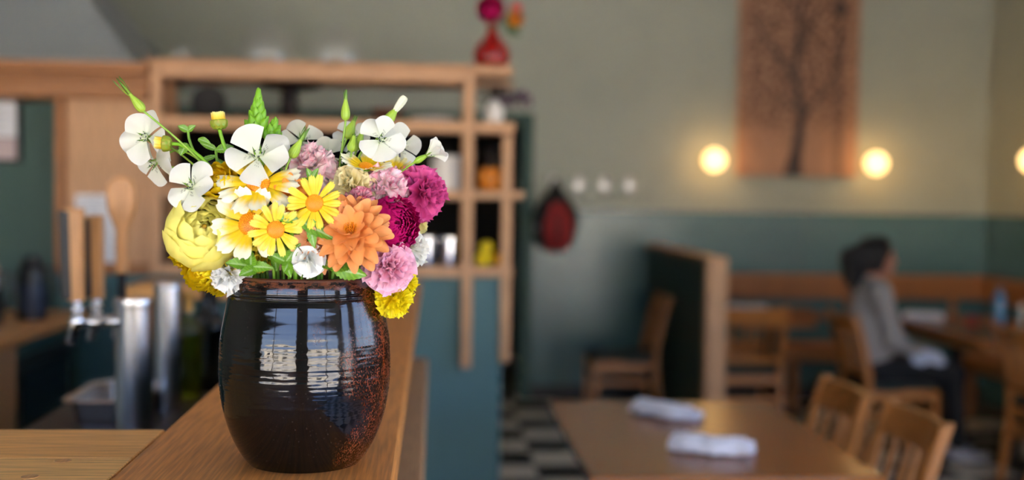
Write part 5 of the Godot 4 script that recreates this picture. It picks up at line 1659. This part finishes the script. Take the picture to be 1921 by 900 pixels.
func build_bouquet() -> void:
	build_vase()
	cockle("white corn cockle at the far left, nodding beside a yellow bud", Vector3(-0.37, 1.569, -1.553), Vector3(-0.4, 0.15, 0.9), 0.0345, -0.611)
	cockle("white corn cockle tilted down below the leftmost one", Vector3(-0.366, 1.539, -1.583), Vector3(-0.55, -0.5, 0.6), 0.0330, 0.349)
	cockle("large white corn cockle facing the camera above the daisies", Vector3(-0.221, 1.545, -1.508), Vector3(0.05, 0.52, 0.85), 0.0424, -0.698)
	cockle("white corn cockle just above the big pale yellow ranunculus", Vector3(-0.302, 1.506, -1.498), Vector3(-0.25, 0.3, 0.92), 0.0330, -0.349)
	cockle("white corn cockle in front on the right side of the bouquet top", Vector3(-0.068, 1.571, -1.533), Vector3(0.25, 0.1, 0.96), 0.0302, 0.873)
	cockle("white corn cockle right behind the front right one", Vector3(-0.045, 1.565, -1.593), Vector3(0.5, 0.15, 0.85), 0.0294, -0.262, 1.2, 0.25)
	cockle("blurred white corn cockle at the back behind the centre", Vector3(-0.18, 1.572, -1.633), Vector3(0.1, 0.6, 0.8), 0.0302, 0.175, 1.3, 0.4)
	cockle("half open corn cockle pointing right above the magenta carnation", Vector3(-0.008, 1.552, -1.543), Vector3(0.85, 0.5, 0.15), 0.0258, 0.000, 0.42)
	cockle("white corn cockle hidden behind the green buds", Vector3(-0.112, 1.578, -1.633), Vector3(0, 0.5, 0.85), 0.0258, 0.524, 1.25, 0.2)
	cockle("cream corn cockle low behind the variegated carnation", Vector3(-0.145, 1.552, -1.613), Vector3(0, 0.4, 0.9), 0.0244, 0.349, 1.2, 0.6)
	pod("long green bud with spread sepals at the top left", Vector3(-0.367, 1.601, -1.523), Vector3(-0.6332, 0.774, 0), 0.0284, 0.0057, 0, 1.1, Vector3(-0.322, 1.566, -1.518))
	pod("thin upright green bud rising highest in the middle", Vector3(-0.115, 1.596, -1.553), Vector3(0, 1, 0), 0.0290, 0.0057, 0, 0.6, Vector3(-0.116, 1.572, -1.553))
	pod("bud with a furled white tip leaning right", Vector3(-0.062, 1.595, -1.563), Vector3(0.5735, 0.8192, 0), 0.0244, 0.0065, 0.75, 0.4, Vector3(-0.079, 1.563, -1.563))
	pod("green bud leaning right behind the upright one", Vector3(-0.115, 1.573, -1.573), Vector3(0.3714, 0.9285, 0), 0.0269, 0.0072, 0, 0.45)
	pod("plump green bud upright left of the front right corn cockle", Vector3(-0.106, 1.555, -1.543), Vector3(0.1414, 0.9899, 0), 0.0212, 0.0065, 0, 0.3)
	pod("green bud lying towards the front right corn cockle", Vector3(-0.092, 1.558, -1.558), Vector3(0.7926, 0.6097, 0), 0.0164, 0.0065, 0, 0.3, Vector3(-0.101, 1.551, -1.533))
	pod("green bud with needle sepals beside the pink variegated carnation", Vector3(-0.181, 1.545, -1.513), Vector3(0.4921, 0.8706, 0), 0.0264, 0.0065, 0, 0.9)
	pod("small green bud below the leftmost corn cockles", Vector3(-0.344, 1.522, -1.603), Vector3(-0.6783, 0.7348, 0), 0.0177, 0.0065, 0.3, 0.2)
	pod("green bud just behind the plump one", Vector3(-0.101, 1.558, -1.563), Vector3(0.2941, 0.9558, 0), 0.0272, 0.0057, 0, 0.3)
	daisy("white tipped daisy under the large corn cockle", Vector3(-0.219, 1.512, -1.498), Vector3(0, 0.66, 0.75), 0.0460, 0.175, 10, 1.42, 1.0, 0.32)
	daisy("white tipped daisy with a big orange disc beside the ranunculus", Vector3(-0.227, 1.461, -1.483), Vector3(-0.15, 0.22, 0.96), 0.0416, 0.244, 9, 1.38, 1.0, 0.36)
	daisy("small yellow daisy low in the middle of the bouquet", Vector3(-0.192, 1.455, -1.458), Vector3(0.1, 0.1, 0.98), 0.0273, 0.070, 15, 1.42, 0.35, 0.4)
	daisy("bright yellow daisy above the orange dahlia", Vector3(-0.146, 1.488, -1.468), Vector3(-0.1, 0.15, 0.98), 0.0294, 0.157, 15, 1.4, 0.25, 0.38)
	daisy("white tipped daisy seen from the side below the right corn cockle", Vector3(-0.087, 1.536, -1.533), Vector3(0.1, 0.9, 0.42), 0.0316, 0.000, 12, 1.25, 1.0, 0.3)
	daisy("white tipped daisy half hidden above the magenta carnation", Vector3(-0.052, 1.533, -1.568), Vector3(0.15, 0.9, 0.4), 0.0230, 0.000, 12, 1.0, 0.8, 0.3)
	daisy_bud("upright half open daisy bud on a thick green stem", Vector3(-0.274, 1.58, -1.533), Vector3(-0.1047, 0.9945, 0), 0.0108, Vector3(-0.267, 1.548, -1.533))
	daisy_bud("half open daisy bud facing left by the leftmost corn cockle", Vector3(-0.334, 1.561, -1.533), Vector3(-0.9985, 0.05547, 0), 0.0101, Vector3(-0.299, 1.567, -1.533))
	daisy_bud("tiny daisy bud between the two small yellow daisies", Vector3(-0.177, 1.462, -1.465), Vector3(-0.2873, 0.9578, 0), 0.0065)
	ranunculus("yellow_ranunculus", "big pale yellow ranunculus at the front left", Vector3(-0.291, 1.448, -1.518), Vector3(0.22, 0.38, 0.9), 0.0481, 0.524, {"layers": 12, "per": 5, "inner": 0.16, "closed": 0.07, "open": 0.84, "hood": 0.8, "ruffle": 0.035, "waves": 1.5, "crease": 0.04, "flare": 0.03, "base": Color(0.99, 0.92, 0.26), "end": Color(0.99, 0.95, 0.50), "mix": 0.6, "eye": Color(0.72, 0.55, 0.08)})
	ranunculus("golden_ranunculus", "golden yellow flower peeking out left below the pale ranunculus", Vector3(-0.321, 1.421, -1.548), Vector3(-0.6, -0.2, 0.75), 0.0215, 0.000, {"layers": 4, "ruffle": 0.09, "waves": 4.0, "base": Color(0.97, 0.80, 0.03), "end": Color(0.99, 0.89, 0.08), "open": 0.95})
	ranunculus("golden_ranunculus", "golden flower under the pale yellow ranunculus", Vector3(-0.298, 1.397, -1.538), Vector3(-0.3, -0.3, 0.85), 0.0244, 0.873, {"layers": 4, "ruffle": 0.08, "waves": 4.0, "base": Color(0.97, 0.80, 0.03), "end": Color(0.99, 0.89, 0.08), "open": 0.95})
	ranunculus("golden_ranunculus", "golden flower hanging over the rim under the white carnation", Vector3(-0.278, 1.381, -1.548), Vector3(-0.3, -0.4, 0.8), 0.0172, 0.349, {"layers": 4, "ruffle": 0.1, "waves": 5.0, "base": Color(0.97, 0.80, 0.03), "end": Color(0.99, 0.89, 0.08), "open": 0.95})
	ranunculus("golden_ranunculus", "golden crumpled flower between two white corn cockles", Vector3(-0.272, 1.515, -1.513), Vector3(-0.1, 0.3, 0.95), 0.0230, 1.396, {"layers": 4, "ruffle": 0.09, "waves": 2.0, "base": Color(0.95, 0.74, 0.02), "end": Color(0.97, 0.84, 0.08), "open": 0.95})
	ranunculus("cream_ranunculus", "pale cream petals of a flower behind the big ranunculus", Vector3(-0.26, 1.487, -1.533), Vector3(0.1, 0.5, 0.85), 0.0273, 0.175, {"layers": 3, "per": 3, "ruffle": 0.04, "base": Color(0.95, 0.88, 0.45), "end": Color(0.98, 0.94, 0.66), "open": 0.95})
	ranunculus("yellow_ranunculus", "yellow ranunculus tucked under the white tipped daisies", Vector3(-0.248, 1.419, -1.523), Vector3(0, -0.1, 0.98), 0.0244, 1.745, {"layers": 4, "per": 4, "ruffle": 0.05, "base": Color(0.93, 0.82, 0.14), "end": Color(0.97, 0.89, 0.28), "open": 0.95})
	ranunculus("yellow_ranunculus", "yellow ranunculus petals above the rim beside the stems", Vector3(-0.224, 1.419, -1.521), Vector3(0.2, -0.2, 0.96), 0.0215, 0.698, {"layers": 3, "per": 4, "ruffle": 0.05, "base": Color(0.93, 0.82, 0.14), "end": Color(0.97, 0.89, 0.28), "open": 0.95})
	ranunculus("magenta_ranunculus", "deep magenta ranunculus behind the orange dahlia", Vector3(-0.053, 1.462, -1.528), Vector3(0.45, 0.12, 0.88), 0.0352, 0.000, {"layers": 9, "per": 6, "ruffle": 0.05, "waves": 5.0, "crease": 0.07, "base": Color(0.72, 0.0, 0.32), "end": Color(0.92, 0.10, 0.52), "closed": 0.1, "open": 0.93})
	carnation("cream_ranunculus", "cream yellow ranunculus behind the yellow daisy", Vector3(-0.104, 1.51, -1.533), Vector3(0, 0.4, 0.9), 0.0287, 0.000, {"rings": 8, "ruffle": 0.05, "waves": 2.0, "teeth": 0.0, "open": 1.6, "outer": 8, "base": Color(0.98, 0.90, 0.56), "end": Color(0.99, 0.94, 0.74)})
	carnation("white_ranunculus", "cream white ranunculus at the right behind the magenta one", Vector3(-0.031, 1.427, -1.573), Vector3(0.6, 0, 0.8), 0.0258, 0.000, {"rings": 7, "ruffle": 0.07, "waves": 3.0, "teeth": 0.0, "open": 1.7, "outer": 8, "base": Color(0.95, 0.92, 0.80), "end": Color(0.96, 0.95, 0.90)})
	carnation("pink_ranunculus", "light pink ranunculus hanging over the vase's right rim", Vector3(-0.054, 1.406, -1.513), Vector3(0.22, -0.02, 0.97), 0.0316, 1.047, {"rings": 8, "ruffle": 0.05, "waves": 3.0, "teeth": 0.0, "open": 1.7, "outer": 8, "base": Color(0.98, 0.60, 0.72), "end": Color(0.99, 0.77, 0.84)})
	carnation("white_flower", "white drooping flower in the middle of the vase rim", Vector3(-0.154, 1.418, -1.475), Vector3(-0.1, 0.05, 0.99), 0.0208, 0.000, {"rings": 5, "ruffle": 0.04, "waves": 1.2, "teeth": 0.0, "open": 1.9, "outer": 6, "base": Color(0.93, 0.94, 0.88), "end": Color(0.95, 0.95, 0.93)})
	carnation("white_carnation", "white carnation on the rim below the pale yellow ranunculus", Vector3(-0.261, 1.396, -1.528), Vector3(-0.35, -0.1, 0.92), 0.0251, 0.000, {"rings": 7, "ruffle": 0.09, "base": Color(0.90, 0.90, 0.86), "end": Color(0.95, 0.95, 0.93)})
	carnation("variegated_carnation", "pink and white streaked carnation left of the upright buds", Vector3(-0.158, 1.534, -1.543), Vector3(-0.05, 0.55, 0.83), 0.0330, 0.000, {"rings": 7, "ruffle": 0.09, "base": Color(0.99, 0.92, 0.87), "end": Color(0.99, 0.90, 0.89), "streak": Color(0.86, 0.18, 0.45), "streaks": 0.55, "teeth": 0.07})
	carnation("variegated_carnation", "pink and white streaked carnation left of the magenta carnation", Vector3(-0.062, 1.51, -1.538), Vector3(0.25, 0.45, 0.85), 0.0302, 0.524, {"rings": 7, "ruffle": 0.10, "base": Color(0.99, 0.92, 0.88), "end": Color(0.99, 0.89, 0.90), "streak": Color(0.88, 0.16, 0.46), "streaks": 0.65, "teeth": 0.06})
	carnation("variegated_carnation", "small streaked carnation just above the orange dahlia", Vector3(-0.092, 1.493, -1.508), Vector3(0.1, 0.55, 0.83), 0.0187, 0.175, {"rings": 6, "ruffle": 0.1, "base": Color(0.92, 0.74, 0.72), "end": Color(0.93, 0.70, 0.74), "streak": Color(0.74, 0.10, 0.34), "streaks": 1.0})
	carnation("magenta_carnation", "magenta carnation standing out at the right of the bouquet", Vector3(-0.015, 1.501, -1.563), Vector3(0.5, 0.12, 0.85), 0.0359, 0.000, {"rings": 8, "ruffle": 0.09, "waves": 3.0, "base": Color(0.74, 0.06, 0.38), "end": Color(0.90, 0.36, 0.62), "streak": Color(0.70, 0.06, 0.38), "streaks": 0.5, "teeth": 0.08, "open": 1.9})
	carnation("yellow_carnation", "bright yellow carnation hanging lowest right of the vase", Vector3(-0.05, 1.362, -1.548), Vector3(0.25, -0.35, 0.9), 0.0258, 0.000, {"rings": 7, "ruffle": 0.07, "waves": 4.0, "base": Color(0.97, 0.82, 0.03), "end": Color(0.99, 0.91, 0.06), "teeth": 0.08})
	carnation("yellow_carnation", "bright yellow carnation behind the pink ranunculus", Vector3(-0.036, 1.383, -1.563), Vector3(0.5, -0.2, 0.8), 0.0187, 0.698, {"rings": 6, "ruffle": 0.07, "waves": 4.0, "base": Color(0.97, 0.82, 0.03), "end": Color(0.99, 0.91, 0.06), "teeth": 0.08})
	carnation("cream_carnation", "pale yellow carnation edge below the magenta carnation", Vector3(-0.026, 1.459, -1.588), Vector3(0.75, -0.1, 0.6), 0.0215, 0.000, {"rings": 5, "ruffle": 0.08, "base": Color(0.92, 0.84, 0.40), "end": Color(0.95, 0.90, 0.60), "teeth": 0.1})
	dahlia("large orange dahlia at the front right of the bouquet", Vector3(-0.101, 1.453, -1.478), Vector3(-0.12, 0.46, 0.88), 0.0488, 0.000, [[7, 0.66, 0.62, 0.46, 0.05, 0.0], [8, 0.92, 0.76, 0.52, 0.02, 0.3], [9, 1.16, 0.88, 0.54, 0.0, 0.1], [10, 1.40, 0.97, 0.54, -0.03, 0.42], [10, 1.64, 1.03, 0.54, -0.06, 0.15], [8, 1.9, 1.05, 0.54, -0.10, 0.5]], Color(0.96, 0.62, 0.16), Color(0.97, 0.65, 0.38), true)
	dahlia("peach dahlia half hidden behind the small yellow daisies", Vector3(-0.154, 1.442, -1.477), Vector3(-0.1, -0.15, 0.98), 0.0287, 0.349, [[7, 1.0, 0.8, 0.42, 0.0, 0.0], [8, 1.5, 1.0, 0.46, -0.05, 0.4]], Color(0.92, 0.56, 0.30), Color(0.96, 0.70, 0.50), false)
	dahlia("deep orange dahlia in the shadow behind the yellow daisy", Vector3(-0.179, 1.496, -1.501), Vector3(0, 0.3, 0.95), 0.0302, 0.349, [[7, 0.9, 0.8, 0.48, 0.0, 0.0], [8, 1.4, 1.0, 0.52, -0.05, 0.4]], Color(0.92, 0.46, 0.08), Color(0.96, 0.58, 0.18), true)
	dahlia("small peach dahlia at the rim below the large one", Vector3(-0.134, 1.422, -1.485), Vector3(-0.4, -0.3, 0.87), 0.0258, 0.000, [[6, 1.2, 0.9, 0.46, 0.0, 0.0], [6, 1.6, 1.0, 0.46, -0.05, 0.5]], Color(0.94, 0.56, 0.30), Color(0.97, 0.68, 0.46), false)
	spike("green pointed bud spike rising left of the middle", Vector3(-0.234, 1.57, -1.583), Vector3(0.02, 1, -0.05), 0.0632, 0.0237, 34)
	spike("short green bud spike behind the large corn cockle", Vector3(-0.217, 1.561, -1.583), Vector3(0.2, 1, 0), 0.0330, 0.0215, 14)
	sprig("serrated green leaf lying across the front between daisy and dahlia", Vector3(-0.165, 1.467, -1.465), [[Vector3(1, -0.5, 0.1), 0.0517, 0.0187, 0.2, Vector3(0, 0, 0)], [Vector3(-0.9, 0.1, 0.3), 0.0287, 0.0129, 0, Vector3(0, 0, 0)], [Vector3(0.2, -1, 0.2), 0.0287, 0.0129, 0.3, Vector3(0.01436, -0.00718, 0)]])
	sprig("broad leaf on the rim under the orange dahlia", Vector3(-0.124, 1.408, -1.488), [[Vector3(1, -0.25, 0.3), 0.0445, 0.0244, 0.5, Vector3(0, 0, 0)], [Vector3(0.9, 0.2, 0.4), 0.0359, 0.0187, 0.2, Vector3(0, 0, 0)], [Vector3(-0.7, 0.3, 0.5), 0.0316, 0.0144, 0, Vector3(0, 0, 0)]])
	sprig("bright green leaves on the rim below the small daisy", Vector3(-0.182, 1.414, -1.478), [[Vector3(0.3, -0.6, 0.7), 0.0258, 0.0158, 0.2, Vector3(0, 0, 0)], [Vector3(-0.6, 0.4, 0.6), 0.0244, 0.0144, 0, Vector3(0, 0, 0)], [Vector3(0.6, 0.8, 0.4), 0.0316, 0.0144, 0, Vector3(0, 0, 0)], [Vector3(-0.2, -0.5, 0.8), 0.0187, 0.0144, 0, Vector3(0.004308, 0, 0)]])
	sprig("green leaves on the rim under the yellow ranunculus", Vector3(-0.228, 1.407, -1.498), [[Vector3(-0.8, 0.2, 0.5), 0.0330, 0.0187, 0.2, Vector3(0, 0, 0)], [Vector3(0.8, 0, 0.5), 0.0330, 0.0158, 0.2, Vector3(0, 0, 0)], [Vector3(0.1, 0.6, 0.7), 0.0287, 0.0158, 0, Vector3(0, 0, 0)], [Vector3(-0.6, -0.2, 0.7), 0.0273, 0.0172, 0.1, Vector3(0.00718, -0.002872, 0)]])
	sprig("leafy green stem with small round buds at the upper left", Vector3(-0.318, 1.579, -1.553), [[Vector3(-0.9, 0.5, 0.4), 0.0144, 0.0108, 0, Vector3(0, 0, 0)], [Vector3(0.8, 0.6, 0.4), 0.0129, 0.0093, 0, Vector3(0, 0, 0)], [Vector3(-0.4, -0.9, 0.4), 0.0187, 0.0144, 0, Vector3(-0.001436, -0.0158, 0)], [Vector3(0.9, -0.3, 0.3), 0.0187, 0.0101, 0, Vector3(0.01292, -0.01005, 0)], [Vector3(1, 0.1, 0.3), 0.0287, 0.0115, 0, Vector3(0.03446, -0.02441, 0)]])
	sprig("leaves behind the upright daisy bud", Vector3(-0.284, 1.556, -1.563), [[Vector3(-0.9, 0.4, 0.3), 0.0215, 0.0101, 0, Vector3(0, 0, 0)], [Vector3(0.9, 0.2, 0.3), 0.0244, 0.0115, 0, Vector3(0, 0, 0)], [Vector3(-0.8, -0.3, 0.3), 0.0287, 0.0086, 0, Vector3(0, -0.008616, 0)]])
	sprig("green bud leaves in front of the streaked carnation", Vector3(-0.152, 1.515, -1.493), [[Vector3(-0.3, 1, 0.3), 0.0187, 0.0115, 0.4, Vector3(0, 0, 0)], [Vector3(0.4, 1, 0.2), 0.0187, 0.0115, -0.4, Vector3(0, 0, 0)], [Vector3(-0.9, 0.3, 0.3), 0.0158, 0.0057, 0, Vector3(0, 0, 0)]])
	sprig("dark leaves behind the magenta flowers", Vector3(-0.047, 1.475, -1.593), [[Vector3(0.9, 0.4, 0.3), 0.0287, 0.0144, 0, Vector3(0, 0, 0)], [Vector3(0.8, -0.5, 0.3), 0.0287, 0.0144, 0, Vector3(0, 0, 0)], [Vector3(0.4, 0.9, 0.1), 0.0258, 0.0129, 0, Vector3(0, 0, 0)]])
	sprig("green leaves filling the back of the bouquet", Vector3(-0.182, 1.523, -1.613), [[Vector3(0.1, 1, 0.3), 0.0359, 0.0172, 0, Vector3(0, 0, 0)], [Vector3(-0.8, 0.6, 0.3), 0.0431, 0.0187, 0, Vector3(0, 0, 0)], [Vector3(0.8, 0.6, 0.3), 0.0431, 0.0187, 0, Vector3(0, 0, 0)], [Vector3(-0.9, -0.2, 0.4), 0.0359, 0.0187, 0, Vector3(0, 0, 0)], [Vector3(0.9, -0.1, 0.4), 0.0431, 0.0187, 0, Vector3(0, 0, 0)]])
	sprig("green leaves behind the cream ranunculus", Vector3(-0.116, 1.528, -1.593), [[Vector3(0.1, 1, 0.3), 0.0316, 0.0129, 0, Vector3(0, 0, 0)], [Vector3(-0.8, 0.7, 0.3), 0.0359, 0.0129, 0, Vector3(0, 0, 0)], [Vector3(0.9, 0.4, 0.3), 0.0431, 0.0158, 0, Vector3(0, 0, 0)], [Vector3(0.6, 0.9, 0.2), 0.0287, 0.0115, 0, Vector3(0.00718, 0.002872, 0)]])
	sprig("green leaves under the leftmost golden flower", Vector3(-0.27, 1.522, -1.583), [[Vector3(-0.9, 0.2, 0.3), 0.0359, 0.0158, 0, Vector3(0, 0, 0)], [Vector3(-0.5, 0.8, 0.3), 0.0287, 0.0144, 0, Vector3(0, 0, 0)], [Vector3(0.6, 0.8, 0.2), 0.0359, 0.0144, 0, Vector3(0, 0, 0)], [Vector3(-0.8, -0.6, 0.3), 0.0316, 0.0144, 0, Vector3(0, 0, 0)]])
	sprig("fresh green stems crowding over the rim in the middle", Vector3(-0.142, 1.407, -1.508), [[Vector3(-0.3, 1, 0.3), 0.0330, 0.0086, 0, Vector3(0, 0, 0)], [Vector3(0.4, 1, 0.3), 0.0330, 0.0086, 0, Vector3(0, 0, 0)], [Vector3(0.9, 0.5, 0.4), 0.0287, 0.0101, 0, Vector3(0, 0, 0)], [Vector3(-0.8, 0.6, 0.4), 0.0316, 0.0101, 0, Vector3(0, 0, 0)]])
	sprig("fresh green stems between the daisies and the rim", Vector3(-0.206, 1.421, -1.503), [[Vector3(-0.2, 1, 0.3), 0.0402, 0.0086, 0, Vector3(0, 0, 0)], [Vector3(0.3, 1, 0.3), 0.0359, 0.0086, 0, Vector3(0, 0, 0)], [Vector3(0.9, -0.4, 0.4), 0.0244, 0.0115, 0, Vector3(0, 0, 0)], [Vector3(0.2, -0.6, 0.8), 0.0215, 0.0129, 0, Vector3(0.00718, -0.004308, 0)]])
	# flowers in the red bottle vase
	var o := bloom("magenta_rose", "magenta rose in the red glass vase, cut by the photo's top", "flower", Vector3(0.24, 2.306, -5.08), Vector3(-0.1, 0.25, 0.96), 0.0, "flowers in the red vase")
	for k in 6:
		var t := k / 5.0
		var m := shell_petal(0.058 * lerpf(0.3, 1.0, t), 1.0, 2.75, lerpf(0.25, 1.3, t), {"ruffle": 0.05, "phase": k * 1.3, "base": Color(0.60, 0.0, 0.24), "end": Color(0.78, 0.03, 0.38)})
		for j in 5:
			part("petal", m, mats.petal, o, Vector3.ZERO, Basis(Vector3.BACK, k * 1.1 + TAU * j / 5))
	far_stem(o)
	o = bloom("yellow_rose", "yellow and coral rose in the red glass vase", "flower", Vector3(0.35, 2.265, -5.09), Vector3(0.35, 0.35, 0.87), 0.0, "flowers in the red vase")
	for k in 6:
		var t := k / 5.0
		var m := shell_petal(0.034 * lerpf(0.3, 1.0, t), 1.0, 2.75, lerpf(0.25, 1.2, t), {"ruffle": 0.05, "phase": k * 1.7, "base": Color(0.90, 0.62, 0.04), "end": Color(0.90, 0.58, 0.08) if k > 2 else Color(0.85, 0.35, 0.25)})
		for j in 5:
			part("petal", m, mats.petal, o, Vector3.ZERO, Basis(Vector3.BACK, k * 1.1 + TAU * j / 5))
	far_stem(o)
	o = bloom("coral_rose", "coral bud above the yellow rose in the red vase", "flower", Vector3(0.353, 2.32, -5.12), Vector3(0.2, 0.8, 0.5), 0.0, "flowers in the red vase")
	for k in 4:
		var t := k / 3.0
		var m := shell_petal(0.024 * lerpf(0.3, 1.0, t), 1.0, 2.75, lerpf(0.25, 0.9, t), {"ruffle": 0.05, "phase": k * 2.1, "base": Color(0.80, 0.24, 0.22), "end": Color(0.88, 0.36, 0.34)})
		for j in 4:
			part("petal", m, mats.petal, o, Vector3.ZERO, Basis(Vector3.BACK, k * 1.1 + TAU * j / 4))
	far_stem(o)
	o = bloom("rose_foliage", "green rose leaves in the red glass vase", "foliage", Vector3(0.289, 2.229, -5.11), Vector3.UP, 0.0, "flowers in the red vase")
	var lf := leaf_mesh(0.075, 0.038, Color(0.12, 0.26, 0.08), Color(0.22, 0.36, 0.12), 0.15, -0.2, 0.1)
	var bi := o.transform.basis.inverse()
	for d in [Vector3(0.9, 0.1, 0.3), Vector3(1.0, 0.5, 0.2), Vector3(-0.7, 0.4, 0.3), Vector3(0.5, 0.7, 0.2), Vector3(-0.4, 0.9, 0.1), Vector3(0.8, -0.3, 0.4)]:
		var y: Vector3 = bi * d.normalized()
		var x := y.cross(bi * Vector3(0.1, 0.3, 0.95)).normalized()
		part("leaf", lf, mats.foliage, o, y * 0.02, Basis(x, y, x.cross(y)))
	far_stem(o)


func far_stem(o: Node3D) -> void:
	var inv := o.transform.affine_inverse()
	var top := Vector3(0.25, 2.24, -5.12)
	var from := o.position - o.transform.basis.z * 0.02
	var pts := bezier(from, from - o.transform.basis.z * 0.03, top + Vector3(0, 0.03, 0), top, 8)
	pts.append(Vector3(0.25, 2.07, -5.12) + (from - top) * 0.1 * Vector3(1, 0, 1))
	var rr := []
	for k in pts.size():
		pts[k] = inv * pts[k]
		rr.append(0.0025)
	part("stem", solid_colour(tube(pts, rr, 6), Color(0.2, 0.34, 0.1)), mats.stalk, o)
